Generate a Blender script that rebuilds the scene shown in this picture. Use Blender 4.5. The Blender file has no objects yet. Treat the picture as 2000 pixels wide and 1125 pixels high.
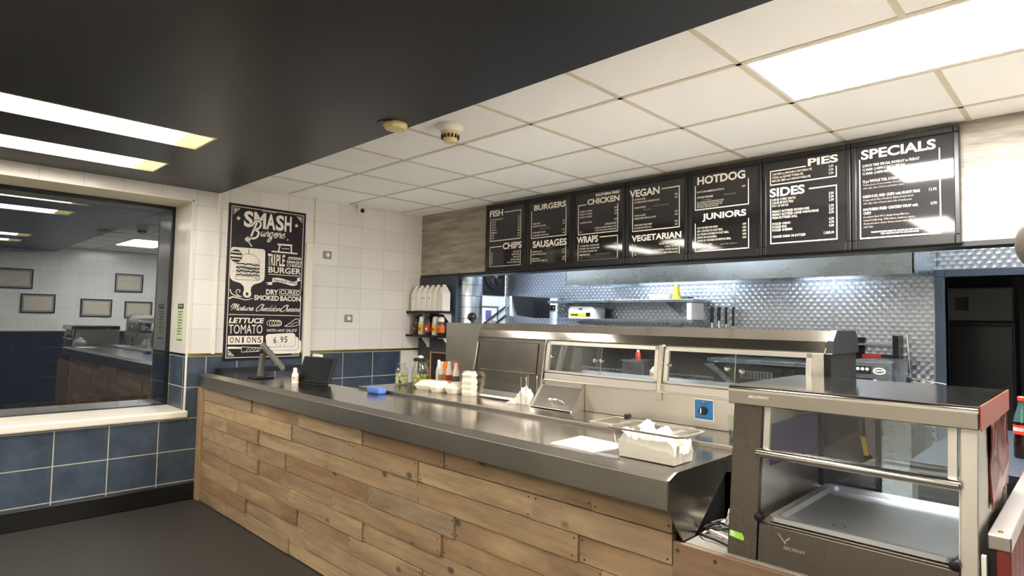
import bpy, bmesh, math, random
from mathutils import Vector, Matrix, noise as mnoise
random.seed(7)
SC = bpy.context.scene
COL = SC.collection
PI = math.pi

# ------------------------------------------------------------------ camera, world, exposure
cam_d = bpy.data.cameras.new('camera')
cam = bpy.data.objects.new('camera', cam_d)
COL.objects.link(cam)
YAW, PIT, ROL = 0.77324255, 0.05307573, 0.01747045
_f = Vector((-math.sin(YAW)*math.cos(PIT), math.cos(YAW)*math.cos(PIT), math.sin(PIT)))
_r0 = Vector((math.cos(YAW), math.sin(YAW), 0))
_u0 = _r0.cross(_f)
_r = _r0*math.cos(ROL)+_u0*math.sin(ROL)
_u = -_r0*math.sin(ROL)+_u0*math.cos(ROL)
CAM = Vector((5.26, 0, 1.47))
cam.matrix_world = Matrix(((_r.x, _u.x, -_f.x, CAM.x), (_r.y, _u.y, -_f.y, CAM.y), (_r.z, _u.z, -_f.z, CAM.z), (0, 0, 0, 1)))
cam_d.sensor_width = 36
cam_d.lens = 36*1185.35/2000
cam_d.clip_start = 0.02
SC.camera = cam
SC.view_settings.view_transform = 'Standard'
SC.view_settings.look = 'None'
SC.view_settings.gamma = 1
SC.view_settings.exposure = 1.08
SC.view_settings.use_curve_mapping = False
SC.cycles.max_bounces = 16
SC.cycles.diffuse_bounces = 12
SC.cycles.glossy_bounces = 8
SC.cycles.transparent_max_bounces = 16
W_ = bpy.data.worlds.new('night')
SC.world = W_
W_.use_nodes = True
W_.node_tree.nodes['Background'].inputs[0].default_value = (0.02, 0.022, 0.028, 1)
W_.node_tree.nodes['Background'].inputs[1].default_value = 0.6
L_PANEL, L_STRIP, L_TUBE, L_KITCH = 57.0, 11.5, 17.5, 8.6

# ------------------------------------------------------------------ materials
def lin(c):
    return tuple((v/255/12.92 if v/255 <= .04045 else ((v/255+.055)/1.055)**2.4) for v in c)+(1,)
class N:
    def __init__(s, name):
        s.m = bpy.data.materials.new(name); s.m.use_nodes = True
        s.t = s.m.node_tree; s.b = s.t.nodes['Principled BSDF']; s.out = s.t.nodes['Material Output']
    def n(s, typ, **kw):
        x = s.t.nodes.new('ShaderNode'+typ)
        for k, v in kw.items(): setattr(x, k, v)
        return x
    def l(s, a, b): s.t.links.new(a, b)
    def v(s, sock, val):
        if hasattr(val, 'is_linked') or hasattr(val, 'links'): s.l(val, sock)
        else: sock.default_value = val
    def math(s, op, a, b=None, clamp=False):
        x = s.n('Math', operation=op, use_clamp=clamp); s.v(x.inputs[0], a)
        if b is not None: s.v(x.inputs[1], b)
        return x.outputs[0]
    def mix(s, fac, a, b):
        x = s.n('Mix', data_type='RGBA'); s.v(x.inputs[0], fac); s.v(x.inputs[6], a); s.v(x.inputs[7], b)
        return x.outputs[2]
    def noise(s, scale, detail=4, vec=None, rough=.55):
        x = s.n('TexNoise'); x.inputs['Scale'].default_value = scale; x.inputs['Detail'].default_value = detail
        x.inputs['Roughness'].default_value = rough
        if vec is not None: s.l(vec, x.inputs['Vector'])
        return x.outputs['Fac']
    def pos(s): return s.n('NewGeometry').outputs['Position']
    def obj(s): return s.n('TexCoord').outputs['Object']
    def mapping(s, vec, scale, loc=(0, 0, 0)):
        x = s.n('Mapping'); s.l(vec, x.inputs[0]); x.inputs['Scale'].default_value = scale; x.inputs['Location'].default_value = loc
        return x.outputs[0]
    def ramp(s, fac, p0, p1, c0=(0, 0, 0, 1), c1=(1, 1, 1, 1)):
        x = s.n('ValToRGB'); s.l(fac, x.inputs[0]); e = x.color_ramp.elements
        e[0].position = p0; e[0].color = c0; e[1].position = p1; e[1].color = c1
        return x.outputs[0]
    def bump(s, h, strength=.3, dist=.01):
        x = s.n('Bump'); s.l(h, x.inputs['Height']); x.inputs['Strength'].default_value = strength; x.inputs['Distance'].default_value = dist
        s.l(x.outputs[0], s.b.inputs['Normal'])
    def set(s, col=None, rough=None, metal=None, spec=None):
        if col is not None: s.v(s.b.inputs['Base Color'], col)
        if rough is not None: s.v(s.b.inputs['Roughness'], rough)
        if metal is not None: s.b.inputs['Metallic'].default_value = metal
        if spec is not None: s.b.inputs['Specular IOR Level'].default_value = spec
        return s

def plain(name, rgb, rough=.5, metal=0, var=.12, scale=30, spec=.5):
    m = N(name)
    c = lin(rgb)
    f = m.noise(scale, 3, m.obj())
    lo = tuple(v*(1-var) for v in c[:3])+(1,); hi = tuple(min(1, v*(1+var)) for v in c[:3])+(1,)
    m.set(m.mix(f, lo, hi), rough, metal, spec)
    return m.m
def steel(name, rgb=(214, 209, 200), rough=.36, axis=0, smudge=.14, bump=.006):
    m = N(name)
    sc = [3, 3, 3]; 
    for i in range(3):
        if i != axis: sc[i] = 180
    g = m.noise(1.0, 3, m.mapping(m.obj(), sc))
    sm = m.noise(3.2, 5, m.obj(), .6)
    c = lin(rgb)
    m.set(m.mix(sm, tuple(v*.82 for v in c[:3])+(1,), tuple(min(1, v*1.08) for v in c[:3])+(1,)), None, 1)
    r = m.math('ADD', m.math('MULTIPLY', g, .05), m.math('MULTIPLY', sm, smudge))
    m.v(m.b.inputs['Roughness'], m.math('ADD', r, rough-.05-smudge/2))
    m.bump(g, bump, .002)
    return m.m
def emit(name, rgb, strength):
    m = N(name)
    e = m.n('Emission'); e.inputs[0].default_value = lin(rgb); e.inputs[1].default_value = strength
    m.l(e.outputs[0], m.out.inputs[0])
    return m.m
def pane(name, tint, gloss, rough=.01, gcol=(1, 1, 1, 1)):
    m = N(name)
    tr = m.n('BsdfTransparent'); tr.inputs[0].default_value = tint
    gl = m.n('BsdfGlossy'); gl.inputs['Roughness'].default_value = rough; gl.inputs[0].default_value = gcol
    mx = m.n('MixShader')
    lw = m.n('LayerWeight'); lw.inputs[0].default_value = .35
    fac = m.math('ADD', gloss, m.math('MULTIPLY', lw.outputs['Facing'], .25), True)
    m.l(fac, mx.inputs[0]); m.l(tr.outputs[0], mx.inputs[1]); m.l(gl.outputs[0], mx.inputs[2])
    m.l(mx.outputs[0], m.out.inputs[0])
    return m.m
def tile(name, rgb, grout, ax, w, h, p0, z0, g=.004, rough=.18, mott=.0, gmix=1.0, wav=.05):
    m = N(name)
    sp = m.n('SeparateXYZ'); m.l(m.pos(), sp.inputs[0])
    a = m.math('DIVIDE', m.math('SUBTRACT', sp.outputs[ax], p0), w)
    b = m.math('DIVIDE', m.math('SUBTRACT', sp.outputs[2], z0), h)
    fa = m.math('SUBTRACT', a, m.math('ROUND', a)); fb = m.math('SUBTRACT', b, m.math('ROUND', b))
    ga = m.math('LESS_THAN', m.math('ABSOLUTE', fa), g/2/w); gb = m.math('LESS_THAN', m.math('ABSOLUTE', fb), g/2/h)
    gr = m.math('MAXIMUM', ga, gb)
    cid = m.n('CombineXYZ'); m.l(m.math('FLOOR', a), cid.inputs[0]); m.l(m.math('FLOOR', b), cid.inputs[1])
    wn = m.n('TexWhiteNoise', noise_dimensions='3D'); m.l(cid.outputs[0], wn.inputs[0])
    c = lin(rgb)
    base = m.mix(wn.outputs['Value'], tuple(v*.95 for v in c[:3])+(1,), tuple(v*1.03 for v in c[:3])+(1,))
    if mott:
        f = m.ramp(m.noise(7, 6, m.pos(), .62), .3, .72)
        base = m.mix(f, tuple(v*(1-mott) for v in c[:3])+(1,), tuple(v*(1+mott) for v in c[:3])+(1,))
    m.set(m.mix(m.math('MULTIPLY', gr, gmix), base, lin(grout)), m.math('ADD', m.math('MULTIPLY', gr, .5), rough))
    hgt = m.math('ADD', m.math('MULTIPLY', m.math('SUBTRACT', 1.0, gr), 1.0), m.math('MULTIPLY', m.noise(9, 2, m.pos()), wav))
    m.bump(hgt, .35, .0015)
    return m.m

M = {}
M['white_tile'] = tile('white wall tile', (232, 228, 220), (184, 178, 166), 1, .2565, .2008, 2.733, 1.155, gmix=.75)
M['white_tile_x'] = tile('white reveal tile', (232, 228, 220), (184, 178, 166), 0, .2565, .2008, -.14, 1.155, gmix=.75)
M['blue_tile_window'] = tile('blue slate tile', (66, 78, 92), (186, 180, 162), 1, .327, .245, .848, .398, g=.007, rough=.3, mott=.33)
M['blue_tile'] = tile('blue slate tile by counter', (56, 68, 84), (186, 180, 162), 1, .333, .245, 3.075, .643, g=.007, rough=.3, mott=.33)
M['navy_tile'] = tile('dark navy tile', (26, 30, 40), (70, 72, 74), 1, .333, .245, 3.075, .643, g=.006, rough=.3, mott=.3)
M['blue_tile_x'] = tile('blue slate tile reveal', (66, 78, 92), (186, 180, 162), 0, .333, .245, -.06, .398, g=.007, rough=.3, mott=.33)
M['kitchen_tile'] = tile('kitchen white tile', (226, 232, 238), (188, 194, 200), 1, .2, .15, 5.3, 1.5)
M['cream_paint'] = plain('cream paint', (225, 214, 190), .45)
M['white_paint'] = plain('white gloss paint', (236, 230, 216), .3, var=.03)
M['black_ceiling'] = plain('black ceiling paint', (33, 31, 33), .38, var=.15, scale=3)
M['ceil_tile'] = None
def ceil_tile():
    m = N('white ceiling tile')
    sp = m.n('SeparateXYZ'); m.l(m.pos(), sp.inputs[0])
    cid = m.n('CombineXYZ')
    m.l(m.math('FLOOR', m.math('DIVIDE', m.math('SUBTRACT', sp.outputs[0], 4.17), .6)), cid.inputs[0])
    m.l(m.math('FLOOR', m.math('DIVIDE', m.math('SUBTRACT', sp.outputs[1], 2.478), .614)), cid.inputs[1])
    wn = m.n('TexWhiteNoise', noise_dimensions='3D'); m.l(cid.outputs[0], wn.inputs[0])
    f = m.mix(wn.outputs['Value'], lin((244, 240, 232)), lin((252, 250, 244)))
    m.set(f, .75)
    return m.m
M['ceil_tile'] = ceil_tile()
M['tee'] = plain('ceiling tee bar', (208, 196, 174), .5)
def floor_mat():
    m = N('dark speckled vinyl floor')
    f = m.noise(320, 2, m.pos()); g = m.noise(1.3, 4, m.pos())
    c = m.mix(m.ramp(f, .4, .62), lin((44, 41, 38)), lin((62, 58, 54)))
    m.set(m.mix(m.math('MULTIPLY', g, .45), c, lin((38, 35, 33))), .55)
    m.bump(f, .08, .001)
    return m.m
M['floor'] = floor_mat()
M['bounce_floor'] = plain('pale light bounce floor', (206, 202, 194), .4, var=.05)  # unseen floor behind the counter, made pale to bounce light upwards
M['black_skirting'] = plain('black skirting', (18, 17, 17), .35)
M['brass'] = plain('brass trim', (190, 160, 96), .22, 1)
M['steel'] = steel('brushed steel')
M['steel_y'] = steel('brushed steel along depth', axis=1)
M['steel_z'] = steel('brushed steel upright', axis=2)
M['steel_dark'] = steel('dark brushed steel', (150, 144, 136), .26)
M['steel_top'] = steel('worn steel worktop', (160, 155, 148), .2, smudge=.22)
M['steel_lid'] = steel('polished steel lid', (176, 170, 162), .14, smudge=.12)
M['steel_front'] = steel('satin steel front', (206, 200, 190), .46)
M['steel_nose'] = steel('steel counter nosing', (160, 155, 147), .42, smudge=.16)
M['steel_cool'] = steel('kitchen steel', (178, 186, 192), .3)
M['steel_pan'] = steel('steel tray', (236, 238, 242), .5, axis=1, bump=.02)
M['chrome'] = plain('chrome', (222, 218, 208), .12, 1)
M['dark_metal'] = plain('near black metal', (34, 34, 36), .4, .6)
M['black_plastic'] = plain('black plastic', (20, 20, 22), .35)
M['black_matt'] = plain('black matt', (14, 14, 15), .7)
M['grey_plastic'] = plain('grey plastic', (104, 98, 90), .45)
M['dark_grey_wall'] = plain('dark grey painted wall', (62, 62, 66), .6, var=.06)
M['white_plastic'] = plain('white plastic', (238, 234, 224), .35, var=.03)
M['cream_plastic'] = plain('yellowed plastic', (226, 204, 150), .4)
M['pale_grey'] = plain('pale grey laminate', (132, 128, 120), .4)
M['steel_shadow'] = steel('shade darkened steel', (108, 102, 95), .3, axis=2)  # cabinet steel with its dark reflections put into the base colour
M['dim_grey'] = plain('dull grey casing', (74, 74, 72), .5)
M['foam'] = plain('white polystyrene foam', (246, 236, 214), .6, var=.03)
M['paper'] = plain('white paper', (246, 240, 228), .7, var=.03)
M['board_black'] = plain('black frame lacquer', (17, 15, 15), .32)
def gloss_panel(name, rgb, rough, coat=1.0):
    m = N(name); m.set(lin(rgb), .5); m.b.inputs['Coat Weight'].default_value = coat; m.b.inputs['Specular IOR Level'].default_value = .15; m.b.inputs['Coat Roughness'].default_value = rough
    m.b.inputs['Coat IOR'].default_value = 1.6
    return m.m
M['menu_panel'] = gloss_panel('glossy charcoal menu panel', (24, 21, 22), .05, 1.0)
M['poster_black'] = gloss_panel('dark aubergine poster print', (34, 26, 30), .3, .25)
M['ink_white'] = plain('white print', (246, 238, 222), .5, var=.01)
M['ink_dim'] = plain('grey print', (150, 140, 130), .5, var=.01)
M['ink_black'] = plain('black print', (26, 22, 24), .5, var=.01)
M['ink_grey'] = plain('mid grey print', (148, 142, 134), .5, var=.01)
def wood_panel():
    m = N('grey wood laminate')
    v = m.mapping(m.pos(), (1.1, 1, 9))
    f = m.noise(2.2, 8, v, .68); g = m.noise(8, 4, m.mapping(m.pos(), (1.0, 1, 30)), .6)
    k = m.math('ADD', m.math('MULTIPLY', f, .75), m.math('MULTIPLY', g, .25))
    m.set(m.ramp(k, .36, .66, lin((120, 111, 98)), lin((188, 179, 164))), .5)
    return m.m
M['grey_wood'] = wood_panel()
def plank_mat(name, cols, dark, axis_scale=(1.0, 11, 11), blot=.5):
    m = N(name)
    at = m.n('Attribute'); at.attribute_name = 'tone'
    seed = m.n('CombineXYZ'); m.l(m.math('MULTIPLY', at.outputs['Fac'], 37.0), seed.inputs[2]); m.l(m.math('MULTIPLY', at.outputs['Fac'], 11.0), seed.inputs[0])
    ad = m.n('VectorMath', operation='ADD'); m.l(m.obj(), ad.inputs[0]); m.l(seed.outputs[0], ad.inputs[1])
    vec = ad.outputs[0]
    long = m.mapping(vec, axis_scale)
    gr = m.noise(3.0, 7, long, .62); fine = m.noise(16.0, 3, long, .6)
    cr = m.n('ValToRGB'); m.l(at.outputs['Fac'], cr.inputs[0])
    el = cr.color_ramp.elements
    while len(el) < len(cols): el.new(.5)
    for i, c in enumerate(cols): el[i].position = i/max(1, len(cols)-1); el[i].color = lin(c)
    col = m.mix(m.math('MULTIPLY', m.ramp(gr, .42, .7), .55), cr.outputs[0], lin(dark))
    col = m.mix(m.math('MULTIPLY', m.ramp(fine, .45, .75), .22), col, lin(dark))
    big = m.mapping(vec, tuple(v**.55 for v in axis_scale))
    st = m.ramp(m.noise(1.6, 5, big, .6), .48, .72)
    col = m.mix(m.math('MULTIPLY', st, blot), col, lin(tuple(v*.78 for v in dark)))
    hi = m.ramp(m.noise(1.9, 4, m.mapping(vec, tuple(v**.5 for v in axis_scale), (5, 3, 8)), .6), .55, .75)
    col = m.mix(m.math('MULTIPLY', hi, .4), col, lin(tuple(min(255, v*1.14) for v in cols[-1])))
    vo = m.n('TexVoronoi'); vo.inputs['Scale'].default_value = 3.2; m.l(m.mapping(vec, (1, 1, 1.5)), vo.inputs['Vector'])
    kn = m.ramp(vo.outputs['Distance'], .05, .10, (1, 1, 1, 1), (0, 0, 0, 1))
    col = m.mix(m.math('MULTIPLY', kn, .75), col, lin(tuple(v*.5 for v in dark)))
    m.set(col, .55)
    m.bump(gr, .2, .002)
    return m.m
M['planks'] = plank_mat('reclaimed timber planks', [(146, 130, 108), (168, 141, 108), (144, 113, 82), (178, 155, 121), (160, 132, 98), (184, 159, 121)], (112, 90, 66))
M['board_wood'] = plank_mat('brown timber board', [(132, 106, 82), (140, 113, 88)], (100, 78, 58))
M['post_wood'] = plank_mat('upright timber post', [(160, 130, 96), (166, 136, 102)], (122, 96, 68), (11, 11, 1.0), .3)
M['red_wood'] = plank_mat('red stained timber', [(112, 38, 26), (130, 46, 30)], (70, 22, 16), (11, 11, 1.0))
M['fence'] = plank_mat('dark timber fence', [(60, 34, 26), (72, 42, 32)], (36, 20, 16), (11, 11, 1.0))
def turned():
    m = N('engine turned steel sheet')
    sp = m.n('SeparateXYZ'); m.l(m.pos(), sp.inputs[0])
    S = 1/.056
    row = m.math('FLOOR', m.math('MULTIPLY', sp.outputs[2], S/.6))
    fz = m.math('SUBTRACT', m.math('FRACT', m.math('MULTIPLY', sp.outputs[2], S/.6)), .5)
    hor = m.math('ADD', sp.outputs[0], sp.outputs[1])
    xx = m.math('ADD', m.math('MULTIPLY', hor, S), m.math('MULTIPLY', m.math('MODULO', row, 2.0), .5))
    fx = m.math('SUBTRACT', m.math('FRACT', xx), .5)
    d2 = m.math('ADD', m.math('MULTIPLY', fx, fx), m.math('MULTIPLY', m.math('MULTIPLY', fz, fz), .3))
    d = m.math('SQRT', d2)
    rg = m.math('MULTIPLY', m.math('SINE', m.math('MULTIPLY', d, 60.0)), .03)
    h = m.math('ADD', m.math('MULTIPLY', d, 1.0), rg)
    m.set(m.mix(m.math('MULTIPLY', d, 1.4, True), lin((216, 220, 226)), lin((122, 128, 136))), .3, 1)
    m.bump(h, .55, .011)
    return m.m
M['turned'] = turned()
M['window_glass'] = pane('night window glass', (.55, .57, .6, 1), .17, 0.004, (.86, .93, 1, 1))
M['clear_glass'] = pane('clear cabinet glass', (.86, .9, .9, 1), .05)
M['jar_glass'] = pane('jar glass', (.86, .9, .84, 1), .05)
M['tub_plastic'] = pane('clear tub plastic', (.78, .78, .76, 1), .05, .12)
M['dark_glass'] = pane('dark glass', (.2, .2, .22, 1), .08)
M['led_panel'] = emit('led panel diffuser', (254, 251, 247), L_PANEL)
M['led_strip'] = emit('fluorescent diffuser', (255, 248, 236), L_STRIP)
M['led_strip_end'] = emit('yellowed diffuser end', (255, 226, 140), 1.1)
M['tube_cool'] = emit('cool tube', (226, 238, 255), L_TUBE)
M['panel_cool'] = emit('cool kitchen panel', (222, 236, 255), L_KITCH)
M['panel_bright'] = emit('bright cool kitchen panel', (226, 238, 255), L_KITCH*2.6)
M['blue_door'] = plain('blue grey door frame', (62, 72, 86), .4)
M['slate'] = plain('slate blue worktop', (38, 44, 53), .4)
M['blue_enamel'] = plain('blue control plate', (44, 112, 170), .35, var=.03)
M['red'] = plain('red plastic', (196, 52, 36), .3)
M['red_gloss'] = plain('shiny red', (128, 46, 34), .14)
M['orange_gloss'] = plain('shiny orange red', (176, 80, 52), .25)
M['orange'] = plain('orange plastic', (222, 112, 40), .3)
M['yellow'] = plain('yellow plastic', (232, 200, 32), .35, var=.03)
M['purple'] = plain('purple blue tint', (112, 106, 158), .25, var=.2, scale=9)
M['green'] = plain('green sticker', (148, 206, 70), .45, var=.06)
M['pale_green'] = plain('pale green notice', (196, 214, 170), .6, var=.03)
M['jade'] = plain('pale jade plastic', (120, 150, 132), .4)
M['blue_cloth'] = plain('blue plastic', (92, 124, 206), .4)
M['frame_art'] = plain('beige certificate print', (196, 186, 160), .6, var=.15, scale=14)
M['sauce_brown'] = plain('brown sauce', (70, 40, 32), .3)
M['sauce_red'] = plain('sauce label red', (196, 66, 40), .4)
M['label_yellow'] = plain('sauce label yellow', (232, 186, 66), .4)
M['onion'] = plain('pickled onion', (216, 212, 168), .3)
M['pickle'] = plain('pickle yellow green', (186, 178, 92), .3)
M['lid_green'] = plain('dark green lid', (60, 70, 34), .4)
M['lid_brown'] = plain('dark brown lid', (44, 26, 20), .4)
M['tan'] = plain('tan metal frame', (190, 146, 92), .4)
M['cable_white'] = plain('white cable', (214, 210, 200), .5)
M['grey_duct'] = steel('galvanised duct', (196, 206, 214), .24, axis=2, smudge=.1)
M['water'] = plain('brine', (190, 186, 120), .2)
M['cola'] = plain('dark cola', (24, 12, 10), .15)
M['aqua'] = plain('aqua glass', (36, 62, 58), .15)

# ------------------------------------------------------------------ mesh helpers
ORG = {}
class MB:
    def __init__(s): s.v = []; s.f = []; s.mi = []; s.sm = []; s.tone = []; s.cur = 0; s.t = 0.5
    def add(s, vs, fs, smooth=False):
        b = len(s.v); s.v += [Vector(p) for p in vs]
        for f in fs: s.f.append([b+i for i in f]); s.mi.append(s.cur); s.sm.append(smooth); s.tone.append(s.t)
        return s
    def mat(s, i): s.cur = i; return s
    def box(s, x0, x1, y0, y1, z0, z1):
        vs = [(x0, y0, z0), (x1, y0, z0), (x1, y1, z0), (x0, y1, z0), (x0, y0, z1), (x1, y0, z1), (x1, y1, z1), (x0, y1, z1)]
        return s.add(vs, [(0, 3, 2, 1), (4, 5, 6, 7), (0, 1, 5, 4), (1, 2, 6, 5), (2, 3, 7, 6), (3, 0, 4, 7)])
    def hexa(s, lo, hi):                              # two 4-point loops
        return s.add(list(lo)+list(hi), [(3, 2, 1, 0), (4, 5, 6, 7), (0, 1, 5, 4), (1, 2, 6, 5), (2, 3, 7, 6), (3, 0, 4, 7)])
    def quad(s, a, b, c, d): return s.add([a, b, c, d], [(0, 1, 2, 3)])
    def prism(s, poly, axis, a, b, smooth=False):     # poly in the other two axes, in xyz order
        def P(p, t):
            q = list(p); q.insert(axis, t); return tuple(q)
        n = len(poly)
        vs = [P(p, a) for p in poly]+[P(p, b) for p in poly]
        fs = [tuple(range(n-1, -1, -1)), tuple(range(n, 2*n))]+[(i, (i+1) % n, n+(i+1) % n, n+i) for i in range(n)]
        return s.add(vs, fs, smooth)
    def lathe(s, prof, c, n=24, axis='z', cap=True):
        vs = []; fs = []
        for r, h in prof:
            for i in range(n):
                a = 2*PI*i/n
                if axis == 'z': vs.append((c[0]+r*math.cos(a), c[1]+r*math.sin(a), c[2]+h))
                elif axis == 'y': vs.append((c[0]+r*math.cos(a), c[1]+h, c[2]+r*math.sin(a)))
                else: vs.append((c[0]+h, c[1]+r*math.cos(a), c[2]+r*math.sin(a)))
        for k in range(len(prof)-1):
            for i in range(n): fs.append((k*n+i, k*n+(i+1) % n, (k+1)*n+(i+1) % n, (k+1)*n+i))
        if cap:
            fs.append(tuple(range(n-1, -1, -1))); m = (len(prof)-1)*n; fs.append(tuple(range(m, m+n)))
        return s.add(vs, fs, True)
    def tube(s, pts, r, n=8, closed=False):
        pts = [Vector(p) for p in pts]; m = len(pts); vs = []; fs = []
        up = Vector((0, 0, 1))
        for i, p in enumerate(pts):
            a = pts[i-1] if (i > 0 or closed) else p; b = pts[(i+1) % m] if (i < m-1 or closed) else p
            t = (b-a).normalized()
            u = up if abs(t.dot(up)) < .95 else Vector((1, 0, 0))
            x = t.cross(u).normalized(); y = t.cross(x).normalized()
            for k in range(n):
                q = 2*PI*k/n; vs.append(p+x*(r*math.cos(q))+y*(r*math.sin(q)))
        rg = m if closed else m-1
        for i in range(rg):
            j = (i+1) % m
            for k in range(n): fs.append((i*n+k, i*n+(k+1) % n, j*n+(k+1) % n, j*n+k))
        if not closed:
            fs.append(tuple(range(n-1, -1, -1))); fs.append(tuple(range((m-1)*n, m*n)))
        return s.add(vs, fs, True)
    def ball(s, c, r, n=14, sq=(1, 1, 1)):
        prof = []
        vs = []; fs = []
        for i in range(n//2+1):
            a = PI*i/(n//2)
            for k in range(n):
                b = 2*PI*k/n
                vs.append((c[0]+r*sq[0]*math.sin(a)*math.cos(b), c[1]+r*sq[1]*math.sin(a)*math.sin(b), c[2]-r*sq[2]*math.cos(a)))
        for i in range(n//2):
            for k in range(n): fs.append((i*n+k, i*n+(k+1) % n, (i+1)*n+(k+1) % n, (i+1)*n+k))
        return s.add(vs, fs, True)
    def plate(s, axis, lo, hi, a, b, holes):          # slab with rectangular holes; lo/hi thickness on axis; a,b: (u0,v0),(u1,v1); holes list of (u0,v0,u1,v1)
        us = sorted({a[0], b[0]}|{h[0] for h in holes}|{h[2] for h in holes}); vs_ = sorted({a[1], b[1]}|{h[1] for h in holes}|{h[3] for h in holes})
        us = [u for u in us if a[0] <= u <= b[0]]; vs_ = [v for v in vs_ if a[1] <= v <= b[1]]
        for i in range(len(us)-1):
            for j in range(len(vs_)-1):
                cu = (us[i]+us[i+1])/2; cv = (vs_[j]+vs_[j+1])/2
                if any(h[0] < cu < h[2] and h[1] < cv < h[3] for h in holes): continue
                mn = [us[i], vs_[j]]; mx = [us[i+1], vs_[j+1]]
                mn.insert(axis, lo); mx.insert(axis, hi)
                s.box(mn[0], mx[0], mn[1], mx[1], mn[2], mx[2])
        return s
    def build(s, name, mats, parent=None, org=None, bevel=0, seg=2, angle=35):
        if parent is not None: o0 = ORG[parent]
        elif org is not None: o0 = Vector(org)
        else:
            xs = [p.x for p in s.v]; ys = [p.y for p in s.v]; zs = [p.z for p in s.v]
            o0 = Vector(((min(xs)+max(xs))/2, (min(ys)+max(ys))/2, min(zs)))
        me = bpy.data.meshes.new(name)
        me.from_pydata([p-o0 for p in s.v], [], s.f)
        if not isinstance(mats, (list, tuple)): mats = [mats]
        for m in mats: me.materials.append(M[m] if isinstance(m, str) else m)
        me.polygons.foreach_set('material_index', s.mi)
        me.polygons.foreach_set('use_smooth', s.sm)
        if len(set(s.tone)) > 1 or s.tone[:1] != [0.5]:
            at = me.attributes.new('tone', 'FLOAT', 'FACE'); at.data.foreach_set('value', s.tone)
        bm = bmesh.new(); bm.from_mesh(me); bmesh.ops.recalc_face_normals(bm, faces=bm.faces[:]); bm.to_mesh(me); bm.free()
        if any(s.sm): me.set_sharp_from_angle(angle=math.radians(angle))
        ob = bpy.data.objects.new(name, me); COL.objects.link(ob)
        if parent is not None: ob.parent = parent
        else: ob.location = o0
        ORG[ob] = o0
        if bevel:
            md = ob.modifiers.new('bevel', 'BEVEL'); md.width = bevel; md.segments = seg; md.limit_method = 'ANGLE'; md.angle_limit = math.radians(40)
            md.harden_normals = False
        return ob

def thing(name, label, cat, loc=(0, 0, 0), group=None):
    o = bpy.data.objects.new(name, None); COL.objects.link(o); o.location = loc; o.empty_display_size = .05
    o['label'] = label; o['category'] = cat
    if group: o['group'] = group
    ORG[o] = Vector(loc); return o
def tag(o, label, cat, group=None):
    o['label'] = label; o['category'] = cat
    if group: o['group'] = group
    return o
def struct(o): o['kind'] = 'structure'; return o
def dup(root, loc, label=None):
    r = root.copy(); COL.objects.link(r); r.location = loc
    if label: r['label'] = label
    for ch in list(root.children):
        c = ch.copy(); COL.objects.link(c); c.parent = r
        for g in list(ch.children):
            d = g.copy(); COL.objects.link(d); d.parent = c
    return r

# glyphs -> flat faces, mapped by a function (a,b)->xyz
def glyphs(text, shear=0, bold=0, res=3):
    c = bpy.data.curves.new('g', 'FONT'); c.body = text; c.size = 1; c.resolution_u = res; c.shear = shear; c.offset = bold
    o = bpy.data.objects.new('g', c); me = o.to_mesh()
    vs = [(v.co.x, v.co.y) for v in me.vertices]; fs = [tuple(p.vertices) for p in me.polygons]
    o.to_mesh_clear(); bpy.data.objects.remove(o); bpy.data.curves.remove(c)
    return vs, fs
def text_box(mb, text, fn, u0, v0, u1, v1, **kw):      # stretch the glyphs into the box; v1 above v0
    vs, fs = glyphs(text, **kw)
    if not vs: return
    ax = min(p[0] for p in vs); bx = max(p[0] for p in vs); ay = min(p[1] for p in vs); by = max(p[1] for p in vs)
    mb.add([fn(u0+(p[0]-ax)/(bx-ax)*(u1-u0), v0+(p[1]-ay)/(by-ay)*(v1-v0)) for p in vs], fs)
def text_line(mb, text, fn, u, v, size, align='L', sx=1.0, **kw):
    vs, fs = glyphs(text, **kw)
    if not vs: return
    ax = min(p[0] for p in vs); bx = max(p[0] for p in vs); w = (bx-ax)*size*sx
    o = u if align == 'L' else (u-w if align == 'R' else u-w/2)
    mb.add([fn(o+(p[0]-ax)*size*sx, v+p[1]*size) for p in vs], fs)
def ribbon(mb, pts, w, fn):                           # flat stroke
    n = len(pts); vs = []; fs = []
    for i, p in enumerate(pts):
        a = pts[max(0, i-1)]; b = pts[min(n-1, i+1)]
        dx, dy = b[0]-a[0], b[1]-a[1]; L = math.hypot(dx, dy) or 1
        ww = w(i/(n-1)) if callable(w) else w
        vs += [fn(p[0]-dy/L*ww/2, p[1]+dx/L*ww/2), fn(p[0]+dy/L*ww/2, p[1]-dx/L*ww/2)]
    for i in range(n-1): fs.append((2*i, 2*i+1, 2*i+3, 2*i+2))
    mb.add(vs, fs)
def smooth(pts, k=6, closed=False):                   # Catmull-Rom
    out = []; n = len(pts)
    g = (lambda i: pts[i % n]) if closed else (lambda i: pts[max(0, min(n-1, i))])
    for i in range(n if closed else n-1):
        p0, p1, p2, p3 = g(i-1), g(i), g(i+1), g(i+2)
        for j in range(k):
            t = j/k
            out.append(tuple(.5*((2*p1[d])+(-p0[d]+p2[d])*t+(2*p0[d]-5*p1[d]+4*p2[d]-p3[d])*t*t+(-p0[d]+3*p1[d]-3*p2[d]+p3[d])*t**3) for d in range(len(p1))))
    if not closed: out.append(tuple(pts[-1]))
    return out
def flat(mb, pts, fn): mb.add([fn(*p) for p in pts], [tuple(range(len(pts)))])
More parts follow.
